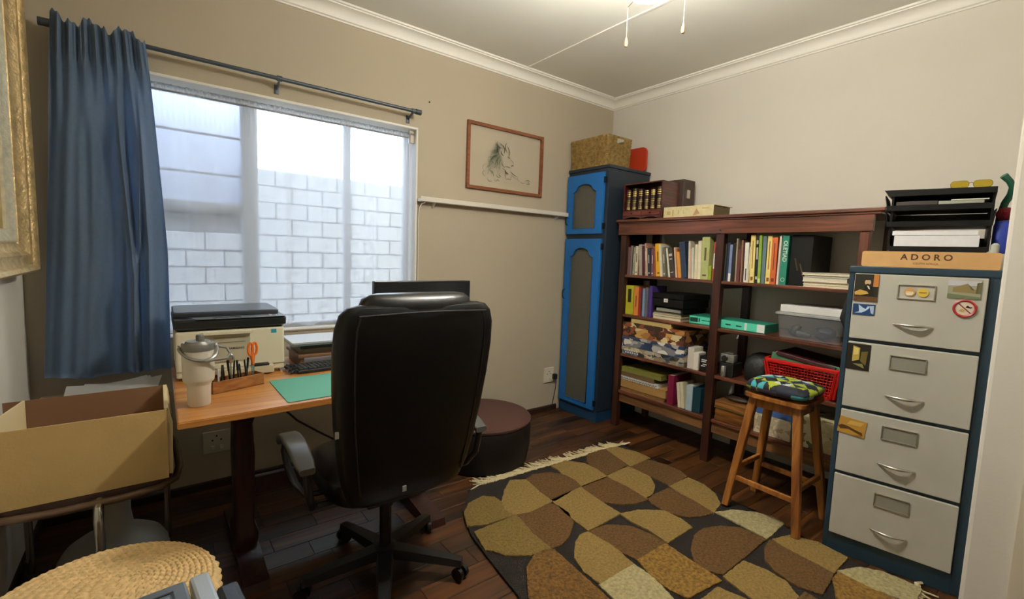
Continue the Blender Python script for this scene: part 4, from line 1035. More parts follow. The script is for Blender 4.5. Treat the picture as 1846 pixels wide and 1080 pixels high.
# side posts linking the trays; a deep roof tray on top
bm = B(); prism(bm, [(.088, 1.668), (.434, 1.662), (.434, 1.640), (.112, 1.640)], .045, .275, 'y'); obj('top_tray', fcb(bm), mat('#0b0c09', .45, spec=.3), lt, w=True)
for a in (.116, .424): obj('support', fcb(box(B(), a, a+.008, .06, .26, 1.41, 1.64)), M_blk, lt, w=True)
box_p = lambda nm_, lb, a, col, grp=None: single(nm_, fcb(box(B(), *a, .0008)), mat(col, .6, var=.05, vs=40), lb, 'paper', tuple(Mfc @ V(((a[0]+a[1])/2, (a[2]+a[3])/2, a[4]))), group=grp)
box_p('paper_ream', 'upper half of the white paper ream in the lowest tray', (.130, .396, .055, .262, 1.4745, 1.493), '#e6e6e8', 'papers in the letter trays')
box_p('paper_ream', 'lower half of the white paper ream in the lowest tray', (.138, .402, .056, .262, 1.4115, 1.4735), '#e2e2e4', 'papers in the letter trays')
box_p('paper_sheet', 'pale sheets alone in the middle tray', (.118, .37, .056, .262, 1.5175, 1.529), '#c8c8a8', 'papers in the letter trays')
box_p('magazine', 'pinkish magazine at the bottom of the upper tray', (.130, .40, .056, .262, 1.5855, 1.594), '#b0988c', 'papers in the letter trays')
box_p('magazine', 'white magazine second from the bottom in the upper tray', (.130, .40, .058, .262, 1.5945, 1.602), '#d8d0c4', 'papers in the letter trays')
box_p('notebook', 'dark covered notebook on the left in the upper tray', (.132, .265, .058, .26, 1.6025, 1.618), '#3a3230', 'papers in the letter trays')
box_p('envelope', 'greyish envelopes on the right in the upper tray', (.268, .402, .058, .26, 1.6025, 1.615), '#a8a898', 'papers in the letter trays')
box_p('envelope', 'topmost white envelope at the right of the upper tray', (.305, .415, .056, .26, 1.6155, 1.620), '#dcdcd0', 'papers in the letter trays')
# yellow glasses on top
sg = thing('sunglasses', 'yellow tinted sunglasses lying on the top letter tray', 'glasses', tuple(Mfc @ V((.35, .09, 1.666))))
M_yel = mat('#b8a020', .15, alpha=.8)
for cx in (.325, .392):
    bm = B(); loft(bm, [[(cx+a*s, .080+q, 1.6665+.014+b*s) for a, b in rrect(.052, .026, .011, 4)] for s, q in ((1, 0), (1.0, .003))])
    obj('lens', fcb(bm), M_yel, sg, w=True, smooth=True)
    bm = B(); tube(bm, [(cx+a, .081, 1.6665+.014+b) for a, b in rrect(.054, .028, .012, 4)], .0013, 5, closed=True); obj('rim', fcb(bm), mat('#8a7a28', .3, .5), sg, w=True, smooth=True)
bm = B(); tube(bm, [(.352, .081, 1.684), (.3585, .079, 1.687), (.365, .081, 1.684)], .0014, 6); obj('bridge', fcb(bm), mat('#8a7a28', .3, .5), sg, w=True)
bm = B(); tube(bm, [(.298, .082, 1.684), (.300, .15, 1.678), (.302, .19, 1.669)], .0014, 6); tube(bm, [(.419, .082, 1.684), (.417, .15, 1.678), (.415, .19, 1.669)], .0014, 6); obj('temples', fcb(bm), mat('#8a7a28', .3, .5), sg, w=True)
# blue bottle-shaped pouch, white eraser-shaped thing, red ball of wool, green handle beside the trays
bm = B(); loft(bm, [[(.4685+a*s, .12+b*s, z) for a, b in rrect(.058, .10, .02, 4)] for s, z in ((.95, 1.4045), (1, 1.42), (1, 1.515), (.85, 1.53), (.5, 1.534))])
single('pouch', fcb(bm), mat('#16308c', .5), 'bright blue pouch right of the letter trays', 'pouch', tuple(Mfc @ V((.468, .12, 1.404))), smooth=True)
bm = B(); tube(bm, [(.447, .040, 1.4045), (.447, .040, 1.435), (.447, .040, 1.442)], [.013, .0125, .005], 14)
single('glue_stick', fcb(bm), mat('#b8bcb0', .4, alpha=.9), 'short pale round capped stick in front of the blue pouch', 'stick', tuple(Mfc @ V((.447, .04, 1.404))), smooth=True)
single('wool_ball', fcb(blob((.468, .14, 1.562), (.026, .030, .028), 2, 3, .15)), mat('#8c1828', .9, bump=.8, bs=150, var=.4, vs=60), 'small crimson wool ball on the blue pouch', 'wool', tuple(Mfc @ V((.468, .14, 1.535))), smooth=True)
bm = B(); tube(bm, [(.455, .22, 1.405), (.455, .21, 1.50), (.457, .19, 1.56), (.466, .17, 1.61), (.478, .15, 1.64), (.480, .14, 1.668), (.468, .13, 1.69), (.449, .12, 1.712)], [.010, .010, .011, .012, .0125, .012, .011, .013], 12)
single('umbrella_handle', fcb(bm), mat('#1e5c44', .45, var=.3, vs=40), 'curved green handle sticking up behind the letter trays', 'handle', tuple(Mfc @ V((.46, .2, 1.404))), smooth=True)

# ---------------------------------------------------------------- stool with patterned cushion
st = thing('stool', 'tall wooden stool with splayed legs before the bookcase', 'stool', (-.725, -1.905, 0))
W_st = wood('#6a3a16', '#b87a38', 'z', 1.0, .4, coat=.15)
TOP = ((-.82, -1.80), (-.82, -2.01), (-.63, -1.80), (-.63, -2.01)); FT = ((-.895, -1.725), (-.905, -2.085), (-.555, -1.725), (-.560, -2.085))
def legat(k, z, zt=.635):
    t = z/zt; return V((FT[k][0]+(TOP[k][0]-FT[k][0])*t, FT[k][1]+(TOP[k][1]-FT[k][1])*t, z))
for k in range(4):
    bm = B(); loft(bm, [[(legat(k, z).x+a, legat(k, z).y+b, z) for a, b in rrect(wd, wd, .006, 3)] for z, wd in ((.0245 if k < 2 else .002, .034), (.3, .038), (.635, .040))])
    obj('leg', bm, W_st, st, w=True, smooth=True)
for (a, b, z) in ((0, 1, .185), (2, 3, .185), (0, 2, .235), (1, 3, .235)):
    p, q = legat(a, z), legat(b, z); d = (q-p)
    bm = B(); box(bm, 0, d.length, -.009, .009, -.013, .013, .003); bm.transform(basis(p, d, V((0, 0, 1)).cross(d))); obj('stretcher', bm, W_st, st, w=True)
for (a, b) in ((0, 1), (2, 3), (0, 2), (1, 3)):
    p, q = legat(a, .605), legat(b, .605); d = (q-p)
    bm = B(); box(bm, 0, d.length, -.008, .008, -.022, .022, .002); bm.transform(basis(p, d, V((0, 0, 1)).cross(d))); obj('seat_rail', bm, W_st, st, w=True)
bm = B(); loft(bm, [[(-.725+a, -1.905+b, z) for a, b in rrect(.285, .290, .03, 4)] for z in (.636, .655)]); obj('seat', bm, W_st, st, w=True)
cu = thing('cushion', 'seat cushion with navy lime and teal triangles on the stool', 'cushion', (-.725, -1.905, .656))
def cushion():
    bm = B(); N = 48; G = {}
    for s in (1, -1):
        for i in range(N+1):
            for j in range(N+1):
                u, v = i/N*2-1, j/N*2-1
                if s < 0 and (i in (0, N) or j in (0, N)): G[s, i, j] = G[1, i, j]; continue
                e = (1-abs(u)**4)*(1-abs(v)**4)
                z = .012+.030+s*(.036*e**.42)
                if s < 0: z = max(z, .004)
                rx = .148-.008*(v*v)*(abs(u)); ry = .158-.008*(u*u)*abs(v)
                k = (1-.06*(u*u*v*v))
                G[s, i, j] = bm.verts.new((-.725+u*rx*k, -1.905+v*ry*k, .653+z+.002*math.sin(u*9+v*7)*e))
    cols = {}
    rs = random.Random(11)
    for s in (1, -1):
        for i in range(N):
            for j in range(N):
                q = [G[s, i, j], G[s, i+1, j], G[s, i+1, j+1], G[s, i, j+1]]
                for tri, (du, dv) in (((q[0], q[1], q[2]), (.66, .33)), ((q[0], q[2], q[3]), (.33, .66))):
                    u, v = (i+du)/N*6.0, (j+dv)/N*4.6
                    v2 = v; row_ = math.floor(u); fr = u-row_; k = v2*1.0+(row_ % 2)*.5; c = math.floor(k); fk = k-c
                    tri_up = abs(fk-.5)*2 < fr
                    key = (s, row_, c, tri_up)
                    if key not in cols: cols[key] = rs.choice([0, 1, 2, 3, 4, 5, 6, 0, 2, 1])
                    
                    if s < 0 and all(v in {G[1, a, b] for a in (i, i+1) for b in (j, j+1)} for v in tri): continue
                    f = bm.faces.new(tri); f.material_index = cols[key]
    return bm
obj('cover', cushion(), [mat(c, .8, bump=.1, bs=400) for c in ('#161c2e', '#9aa82c', '#0c0d12', '#3f9aa0', '#b8c0bc', '#26385c', '#3c3448')], cu, w=True, smooth='all')

# ---------------------------------------------------------------- ottoman
ot = thing('ottoman', 'round dark brown ottoman with a woven top beside the office chair', 'ottoman', (-1.65, -.465, 0))
M_ot = mat('#2a1a14', .7, var=.2, vs=60, bump=.3, bs=300)
obj('side', lathe(B(), [(.285, .002), (.300, .012), (.318, .12), (.322, .22), (.315, .262), (.30, .268)], (-1.65, -.465, 0), 56), mat('#0e0908', .6, spec=.3, bump=.15, bs=60), ot, w=True, smooth=True)
obj('top', lathe(B(), [(.300, .262), (.318, .270), (.320, .282), (.308, .294), (.26, .300), (.12, .301), (0, .301)], (-1.65, -.465, 0), 56), mat('#492a1f', .85, var=.18, vs=140, bump=.5, bs=300), ot, w=True, smooth=True)

# ---------------------------------------------------------------- rug
rug = thing('rug', 'brown tan and cream patterned rug with white fringe on the wooden floor', 'rug', (-1.5, -1.65, 0))
M_pile = {k: mat(c, .95, var=v, vs=s, bump=1.0, bs=220) for k, c, v, s in (('base', '#1e140c', .3, 40), ('tan', '#967a40', .35, 90), ('brown', '#6a4a1e', .55, 90), ('olive', '#806830', .35, 90), ('cream', '#b8aa7a', .35, 80), ('gold', '#96702c', .6, 80), ('ochre', '#7a5620', .6, 80))}
OUT = [(-1.875, -.80), (-1.30, -.835), (-.715, -.872), (-.735, -1.15), (-.765, -1.42), (-.80, -1.65), (-.80, -1.86), (-.845, -2.10), (-.862, -2.34), (-.82, -2.52), (-1.3, -2.56), (-1.8, -2.57), (-2.3, -2.56), (-2.27, -2.1), (-2.24, -1.65), (-2.20, -1.33), (-2.175, -1.17), (-2.10, -.98), (-1.98, -.84)]
def densify(poly, step, amp=0, seed=0):
    rs = random.Random(seed); out = []
    for i, a in enumerate(poly):
        b = poly[(i+1) % len(poly)]; n = max(1, int(math.dist(a, b)/step))
        for k in range(n):
            t = k/n; out.append((a[0]+(b[0]-a[0])*t+rs.uniform(-amp, amp), a[1]+(b[1]-a[1])*t+rs.uniform(-amp, amp)))
    return out
bm = B(); prism(bm, densify(OUT, .02, .0015, 1), .0012, .0125); obj('backing', bm, M_pile['base'], rug, w=True)
PATCH = [
('tan', [(-0.884, -0.86), (-0.795, -0.899), (-0.746, -1.02), (-0.749, -1.12), (-0.95, -1.134), (-0.934, -1.0)]),
('brown', [(-1.071, -0.879), (-1.006, -0.852), (-0.896, -0.87), (-0.934, -1.0), (-0.965, -1.124), (-1.167, -1.124), (-1.18, -1.029), (-1.13, -0.938)]),
('tan', [(-1.379, -0.865), (-1.254, -0.858), (-1.182, -0.952), (-1.179, -1.044), (-1.195, -1.148), (-1.416, -1.148), (-1.394, -1.003), (-1.37, -0.92)]),
('brown', [(-1.632, -0.915), (-1.546, -0.89), (-1.446, -0.928), (-1.404, -0.997), (-1.397, -1.069), (-1.417, -1.135), (-1.628, -1.175), (-1.666, -1.172), (-1.662, -1.059)]),
('tan', [(-1.713, -0.87), (-1.632, -0.915), (-1.662, -1.059), (-1.666, -1.172), (-1.828, -1.181), (-1.9, -1.164), (-1.912, -1.094), (-1.88, -1.029), (-1.801, -0.943)]),
('olive', [(-2.101, -1.008), (-2.034, -0.947), (-1.941, -0.93), (-1.902, -0.97), (-1.895, -1.063), (-1.907, -1.159), (-2.07, -1.146), (-2.150, -1.11)]),
('tan', [(-1.19, -1.152), (-0.98, -1.129), (-0.952, -1.208), (-0.975, -1.293), (-1.041, -1.37), (-1.15, -1.435), (-1.21, -1.442), (-1.189, -1.311)]),
('brown', [(-1.407, -1.154), (-1.2, -1.153), (-1.198, -1.318), (-1.214, -1.451), (-1.294, -1.432), (-1.361, -1.398), (-1.439, -1.323), (-1.432, -1.235)]),
('tan', [(-1.652, -1.17), (-1.424, -1.156), (-1.448, -1.318), (-1.451, -1.455), (-1.691, -1.467), (-1.678, -1.313)]),
('brown', [(-0.959, -1.149), (-0.785, -1.146), (-0.752, -1.252), (-0.752, -1.345), (-0.775, -1.414), (-0.959, -1.424), (-0.955, -1.306)]),
('tan', [(-0.964, -1.434), (-0.782, -1.44), (-0.785, -1.536), (-0.827, -1.62), (-0.901, -1.694), (-1.025, -1.731), (-1.001, -1.605)]),
('brown', [(-1.189, -1.445), (-0.998, -1.45), (-1.01, -1.61), (-1.029, -1.728), (-1.103, -1.709), (-1.177, -1.67), (-1.22, -1.59), (-1.216, -1.506)]),
('olive', [(-2.150, -1.18), (-1.91, -1.177), (-1.922, -1.337), (-1.939, -1.468), (-2.048, -1.448), (-2.129, -1.393), (-2.154, -1.337), (-2.180, -1.317)]),
('brown', [(-1.893, -1.178), (-1.695, -1.175), (-1.67, -1.235), (-1.678, -1.313), (-1.719, -1.383), (-1.81, -1.448), (-1.874, -1.472), (-1.931, -1.466), (-1.922, -1.337)]),
('tan', [(-1.442, -1.471), (-1.339, -1.503), (-1.237, -1.578), (-1.232, -1.673), (-1.251, -1.737), (-1.452, -1.743), (-1.435, -1.631), (-1.452, -1.544)]),
('brown', [(-1.691, -1.485), (-1.581, -1.499), (-1.499, -1.57), (-1.472, -1.669), (-1.476, -1.744), (-1.669, -1.745), (-1.694, -1.619)]),
('tan', [(-1.759, -1.483), (-1.708, -1.483), (-1.699, -1.624), (-1.719, -1.755), (-1.922, -1.757), (-1.918, -1.661), (-1.883, -1.576), (-1.812, -1.514)]),
('ochre', [(-2.105, -1.518), (-2.043, -1.481), (-1.981, -1.471), (-1.935, -1.495), (-1.953, -1.63), (-1.963, -1.803), (-1.963, -1.895), (-2.19, -1.831), (-2.203, -1.649)]),
('cream', [(-1.929, -1.765), (-1.719, -1.765), (-1.721, -1.851), (-1.751, -1.951), (-1.785, -2.03), (-1.946, -1.95)]),
('gold', [(-1.672, -1.758), (-1.476, -1.754), (-1.485, -1.818), (-1.497, -2.025), (-1.698, -1.999), (-1.712, -1.933), (-1.706, -1.847)]),
('brown', [(-1.472, -1.905), (-1.4, -1.845), (-1.295, -1.798), (-1.214, -1.789), (-1.118, -1.821), (-1.048, -1.885), (-1.042, -2.001), (-1.444, -2.010), (-1.48, -1.945)]),
('cream', [(-1.002, -1.745), (-0.907, -1.788), (-0.833, -1.869), (-0.808, -1.92), (-0.816, -1.988), (-1.021, -1.999), (-1.005, -1.888)]),
('tan', [(-1.005, -2.030), (-0.908, -2.064), (-0.856, -2.158), (-0.862, -2.219), (-0.868, -2.276), (-1.033, -2.281), (-1.032, -2.177), (-1.02, -2.08)]),
('brown', [(-1.114, -2.041), (-1.03, -2.025), (-1.036, -2.07), (-1.045, -2.177), (-1.05, -2.283), (-1.227, -2.302), (-1.254, -2.228), (-1.237, -2.144), (-1.194, -2.083)]),
('cream', [(-1.008, -2.300), (-0.90, -2.351), (-0.86, -2.412), (-0.85, -2.475), (-0.85, -2.53), (-0.98, -2.538), (-1.008, -2.419)]),
('gold', [(-1.084, -2.308), (-1.026, -2.305), (-1.022, -2.415), (-1.022, -2.536), (-1.228, -2.521), (-1.236, -2.411), (-1.187, -2.352)]),
('tan', [(-1.46, -2.030), (-1.293, -2.030), (-1.274, -2.106), (-1.279, -2.187), (-1.332, -2.252), (-1.465, -2.252), (-1.486, -2.176)]),
('brown', [(-1.50, -2.27), (-1.28, -2.27), (-1.29, -2.45), (-1.34, -2.54), (-1.48, -2.54)]),
('tan', [(-1.75, -2.05), (-1.55, -2.05), (-1.52, -2.16), (-1.54, -2.25), (-1.76, -2.25)]),
('cream', [(-1.78, -2.27), (-1.56, -2.27), (-1.55, -2.45), (-1.62, -2.54), (-1.80, -2.54)]),
('brown', [(-2.20, -2.05), (-1.98, -2.05), (-1.97, -2.25), (-2.05, -2.34), (-2.20, -2.33)])]
for k, (c, pp) in enumerate(PATCH):
    cx = sum(p[0] for p in pp)/len(pp); cy = sum(p[1] for p in pp)/len(pp)
    ex = []
    for (x, y) in pp:
        d = math.hypot(x-cx, y-cy); ex.append((cx+(x-cx)*(d+.012)/d, cy+(y-cy)*(d+.012)/d))
    q = densify(ex, .010, .0022, k); h_ = .0185+.0004*(k % 5)
    bm = B(); loft(bm, [[(x, y, .012) for x, y in q], [(x, y, h_) for x, y in q], [(cx+(x-cx)*.985, cy+(y-cy)*.985, h_+.0015) for x, y in q]]); obj('pile_patch', bm, M_pile[c], rug, w=True)
rs = random.Random(3)
def fringe(p0, p1, dirv, n, L):
    bm = B()
    for i in range(n):
        t = (i+rs.uniform(-.3, .3))/n; x = p0[0]+(p1[0]-p0[0])*t; y = p0[1]+(p1[1]-p0[1])*t
        a = rs.gauss(0, .45); dx = dirv[0]*math.cos(a)-dirv[1]*math.sin(a); dy = dirv[0]*math.sin(a)+dirv[1]*math.cos(a)
        l = L*rs.uniform(.4, 1.25); c = rs.uniform(-.4, .4)
        z = .012
        tube(bm, [(x, y, z), (x+dx*l*.5-dy*c*l*.2, y+dy*l*.5+dx*c*l*.2, .009), (x+dx*l, y+dy*l, .0045)], [.0045, .0045, .0028], 5)
    for i in range(int(n*.6)):
        t = i/(n*.6); x = p0[0]+(p1[0]-p0[0])*t; y = p0[1]+(p1[1]-p0[1])*t
        u_ = V((p1[0]-p0[0], p1[1]-p0[1])).normalized(); a = rs.uniform(-.01, .01)
        tube(bm, [(x, y+a, .014), (x+u_.x*.03, y+u_.y*.03-a, .016), (x+u_.x*.06, y+u_.y*.06+a, .013)], .0065, 5)
    return bm
obj('fringe', fringe((-1.87, -.800), (-.72, -.868), (-.15, 1), 210, .095), mat('#c8b890', .9), rug, w=True, kind='stuff')
obj('fringe', fringe((-2.30, -2.562), (-.83, -2.522), (.1, -1), 150, .06), mat('#c8b890', .9), rug, w=True, kind='stuff')
single('paper_scrap', box(B(), -.725, -.655, -.90, -.885, .022, .024, M=Matrix.Identity(4)), mat('#e4e0d4', .6), 'small white paper tag at the back right corner of the rug', 'tag', (-.69, -.892, .022))

# ---------------------------------------------------------------- desk
DZ = .750
dk = thing('desk', 'honey coloured wooden desk with dark trestle legs under the window', 'desk', (-2.66, -.68, 0))
bm = B(); prism(bm, [(-3.278, -1.108), (-2.06, -1.072), (-2.035, -1.050), (-2.03, -.25), (-3.278, -.25)], DZ-.024, DZ)
bmesh.ops.bevel(bm, geom=bm.edges[:], offset=.003, segments=2, affect='EDGES'); obj('desk_top', bm, wood('#a0642a', '#c88c48', 'x', .9, .35, coat=.2), dk, w=True)
W_leg = wood('#1c0a08', '#3a1812', 'z', 1.5, .4)
for cx in (-3.045, -2.27):
    bm = B(); box(bm, cx-.06, cx+.06, -.95, -.40, DZ-.075, DZ-.025, .004); obj('bearer', bm, W_leg, dk, w=True)
    bm = B(); loft(bm, [[(cx+a*s, -.68+b*s, z) for a, b in rrect(.085, .16, .015, 3)] for s, z in ((1.05, .06), (1.1, .10), (.80, .14), (.86, .30), (.92, .45), (.80, .58), (.98, .61), (.85, .64), (1.05, .676))])
    obj('leg', bm, W_leg, dk, w=True, smooth=True)
    bm = B(); prism(bm, [(-1.02, 0.001), (-.34, .001), (-.35, .035), (-.60, .062), (-.76, .062), (-1.01, .035)], cx-.045, cx+.045, 'x'); obj('foot', bm, W_leg, dk, w=True)
obj('stretcher', bx(-3.00, -2.31, -.695, -.665, .25, .32, .003), W_leg, dk, w=True)
# printer
pr = thing('printer', 'cream laser printer with a black scanner lid on the desk', 'printer', (-3.06, -.38, DZ))
M_pb = mat('#dad4ba', .5); M_pk = mat('#17191c', .35)
bm = B(); box(bm, -3.265, -2.850, -.560, -.215, DZ+.012, .962, .008)
for a in (-3.24, -2.89):
    for b in (-.53, -.25): box(bm, a, a+.02, b, b+.02, DZ+.0005, DZ+.013)
obj('body', bm, M_pb, pr, w=True)
bm = B(); box(bm, -3.268, -2.848, -.563, -.30, DZ+.040, DZ+.043, .001); obj('groove', bm, mat('#6e6a58', .6), pr, w=True)
obj('output_cover', bx(-3.165, -2.99, -.5655, -.557, .82, .948, .003), mat('#b4ae96', .5), pr, w=True)
bm = B(); box(bm, -3.17, -2.985, -.585, -.555, .944, .953, .002); obj('output_lip', bm, mat('#d0cab0', .45), pr, w=True)
bm = B(); box(bm, -3.13, -3.01, -.567, -.565, .925, .930); box(bm, -3.13, -3.01, -.567, -.565, .905, .909); obj('vent_line', bm, mat('#8c8672', .6), pr, w=True)
obj('paper_tray', bx(-3.12, -2.90, -.592, -.56, DZ+.006, DZ+.042, .004), mat('#c0ba9e', .5), pr, w=True)
obj('tray_slot', bx(-2.99, -2.92, -.5935, -.55, DZ+.044, DZ+.050), mat('#1c1b18', .6), pr, w=True)
bm = B(); loft(bm, [[(-3.055+a*1.0, -.375+b, z) for a, b in rrect(w_, d_, .02, 4)] for w_, d_, z in ((.405, .35, .963), (.43, .385, .975), (.432, .39, 1.003), (.425, .375, 1.012))])
obj('scanner_body', bm, M_pk, pr, w=True, smooth=True)
bm = B(); loft(bm, [[(-3.062+a, -.335+b, z) for a, b in rrect(w_, d_, .025, 5)] for w_, d_, z in ((.405, .300, 1.012), (.412, .306, 1.018), (.412, .306, 1.031), (.404, .298, 1.0355))])
obj('scanner_lid', bm, mat('#3c4148', .28), pr, w=True, smooth=True)
bm = B(); prism(bm, [(-3.19, -.572), (-2.85, -.575), (-2.843, -.50), (-3.215, -.50)], 1.0121, 1.0145); obj('control_panel', bm, mat('#62676c', .3), pr, w=True)
bm = B(); box(bm, -3.12, -3.02, -.560, -.520, 1.0146, 1.0155); obj('display', bm, mat('#5a5e60', .2), pr, w=True)
bm = B(); tube(bm, [(-2.905, -.54, 1.0146), (-2.905, -.54, 1.018)], .007, 14); tube(bm, [(-2.88, -.54, 1.0146), (-2.88, -.54, 1.018)], .007, 14)
tube(bm, [(-2.905, -.518, 1.0146), (-2.905, -.518, 1.017)], .005, 14); obj('buttons', bm, mat('#b8bcbc', .3), pr, w=True)
obj('sticker', bx(-2.905, -2.883, -.5612, -.5598, .935, .952), mat('#2c8ca0', .5), pr, w=True)
tm = text_mesh('SAMSUNG', .013, .0003, .0003); tm.transform(basis((-3.045, -.5660, .878), (1, 0, 0), (0, 0, 1))); obj('lettering', tm, mat('#3a3a38', .5), pr, w=True)
# tumbler
tu = thing('tumbler', 'large cream insulated tumbler with grey lid and carry loop', 'tumbler', (-3.207, -.93, DZ))
M_tum = mat('#cfc8b6', .35)
obj('body', lathe(B(), [(.033, .0005), (.035, .004), (.0375, .075), (.039, .082), (.0475, .092), (.049, .10), (.0495, .20), (.0485, .205)], (-3.207, -.93, DZ), 40), M_tum, tu, w=True, smooth=True)
obj('lid', lathe(B(), [(.0500, .203), (.0505, .208), (.0505, .226), (.046, .232), (.040, .230), (.036, .236), (0, .237)], (-3.207, -.93, DZ), 40), mat('#77756e', .35, .2), tu, w=True, smooth=True)
bm = B(); lathe(bm, [(.013, 0), (.013, .022), (.010, .026), (0, .027)], (-3.200, -.93, DZ+.232), 20); obj('spout', bm, mat('#5e5c56', .4), tu, w=True, smooth=True)
bm = B(); pts = []
for i in range(25):
    a = PI*i/24; pts.append((-3.207+.056*math.cos(a)+.012*math.sin(a), -.93-.052*math.sin(a), DZ+.212-.040*math.sin(a)))
tube(bm, pts, .0065, 8); tube(bm, [(-3.151, -.93, DZ+.212), (-3.157, -.93, DZ+.215)], .010, 12); tube(bm, [(-3.263, -.93, DZ+.212), (-3.257, -.93, DZ+.215)], .010, 12)
tube(bm, [(-3.151, -.93, DZ+.212), (-3.120, -.94, DZ+.205), (-3.110, -.955, DZ+.185), (-3.125, -.975, DZ+.172), (-3.19, -.985, DZ+.170)], .005, 8)
obj('carry_loop', bm, mat('#8a8a84', .3, .3), tu, w=True, smooth=True)
# pen tray
Mh = Matrix.Translation((-3.075, -.755, DZ)) @ Matrix.Rotation(math.radians(20), 4, 'Z')
ph = thing('pen_box', 'low wooden desk box full of pens in front of the printer', 'pen holder', (-3.075, -.755, DZ))
bm = B(); M_ph = wood('#7a4a20', '#a8703a', 'x', 2, .45)
for a in ((-.10, .10, -.036, -.031), (-.10, .10, .031, .036), (-.10, -.095, -.031, .031), (.095, .10, -.031, .031)): box(bm, a[0], a[1], a[2], a[3], .001, .048, .001)
box(bm, -.10, .10, -.036, .036, .0005, .005); bm.transform(Mh); obj('box', bm, M_ph, ph, w=True)
rs = random.Random(9)
def pen(x, y, lx, ly, h, col, r=.0035, label='', met=0, cap=None, group=None):
    p0 = Mh @ V((x, y, .006)); p1 = Mh @ V((x+lx, y+ly, h)); bm = B(); d = p1-p0
    tube(bm, [p0, p0+d*.93, p1], [r, r, r*.45], 8)
    o = single('pen', bm, mat(col, .35, met), label, 'pen', tuple(p0), smooth=True, group=group)
    if cap:
        bm = B(); tube(bm, [p0+d*.62, p0+d*1.005], r*1.3, 8); obj('cap', bm, mat(cap, .35), o, w=True, smooth=True)
    return o
PL = [('#141414', 'black pen at the left end of the wooden pen box'), ('#b8b8b4', 'silver pen, second from the left in the pen box'), ('#101010', 'black pen, third from the left in the pen box'), ('#181210', 'dark brown pen left of the spoon in the pen box'),
      ('#0e0e12', 'black ballpoint just right of the spoon'), ('#2a2420', 'dark grey pen right of the spoon, leaning left'), ('#111', 'black marker in the right part of the pen box'), ('#222', 'black pencil in the right part of the pen box'), ('#3a302a', 'brown pencil left of the orange scissors'), ('#141414', 'black pen just left of the orange scissors')]
for i, (c, lb) in enumerate(PL):
    c = c if len(c) == 7 else '#'+''.join(ch*2 for ch in c[1:])
    pen(-.084+i*.0155, rs.uniform(-.018, .018), rs.uniform(-.012, .012), rs.uniform(-.01, .012), .105+rs.uniform(-.012, .018), c, .0034, lb, cap='#0c0c0c' if i % 2 == 0 else None, group='pens in the wooden pen box')
bm = B(); p0 = Mh @ V((-.018, -.006, .008)); tube(bm, [p0, p0+V((0, 0, .10))], .0025, 8); bm2 = blob(tuple(p0+V((0, 0, .118))), (.014, .005, .020), 1, 3, 0); merge(bm, bm2)
single('spoon', bm, mat('#b8b4ac', .2, .8), 'steel spoon standing in the wooden pen box', 'spoon', tuple(p0), smooth=True)
sc = thing('scissors', 'orange handled scissors standing in the pen box', 'scissors', tuple(Mh @ V((.072, 0, .006))))
bm = B(); box(bm, .067, .079, -.002, .002, .006, .10, .001, M=Mh); obj('blades', bm, mat('#a8a8a4', .25, .8), sc, w=True)
for s in (-1, 1):
    bm = B(); pts = [Mh @ V((.073+s*.010+.010*math.cos(a*PI/8), s*.003, .150+.026*math.sin(a*PI/8))) for a in range(16)]; tube(bm, pts, .0052, 8, closed=True)
    tube(bm, [Mh @ V((.073, s*.002, .085)), Mh @ V((.073+s*.006, s*.003, .126))], .0065, 8); obj('handle', bm, mat('#e0721c', .4), sc, w=True, smooth=True)
# desk mat, keyboard, cables
bm = B(); prism(bm, [(-2.940, -1.065), (-2.934, -1.071), (-2.30, -1.055), (-2.30, -.70), (-2.93, -.725), (-2.945, -.735)], DZ+.0005, DZ+.0035)
single('desk_mat', bm, mat('#4a9078', .7, bump=.15, bs=300), 'green desk mat at the front edge of the desk', 'desk mat', (-2.6, -.9, DZ))
kb = thing('keyboard', 'black computer keyboard behind the green desk mat', 'keyboard', (-2.62, -.58, DZ))
Mk = Matrix.Translation((-2.61, -.585, DZ+.0005)) @ Matrix.Rotation(math.radians(3), 4, 'Z')
obj('keyboard_case', box(B(), -.21, .21, -.075, .075, .001, .018, .004, M=Mk), mat('#101113', .4), kb, w=True)
bm = B(); box(bm, 0, .0165, 0, .0165, 0, .006, .001, seg=1); km = bpy.data.meshes.new('key'); bmesh.ops.recalc_face_normals(bm, faces=bm.faces); bm.to_mesh(km); bm.free(); km.materials.append(mat('#2a2c2e', .45))
kin = ORG[kb.name].inverted()
for r in range(5):
    for c in range(20):
        o = bpy.data.objects.new('key', km); COL.objects.link(o); o.parent = kb
        o.matrix_local = kin @ Mk @ Matrix.Translation((-.199+c*.0200, -.064+r*.0235, .0182))
bm = B()
rs = random.Random(21)
for k in range(7):
    p = [V((-2.835+rs.uniform(-.02, .04), -.62+rs.uniform(-.05, .12), DZ+.006)) for _ in range(6)]
    pts = []
    for i in range(len(p)-1):
        for t in (0, .33, .66): pts.append(p[i].lerp(p[i+1], t)+V((0, 0, .008*math.sin(PI*t)+k*.0015)))
    tube(bm, pts, .0028, 6)
single('cable_tangle', bm, mat('#15161a', .5), 'tangle of dark cables between printer and keyboard', 'cable', (-2.82, -.6, DZ), smooth=True)
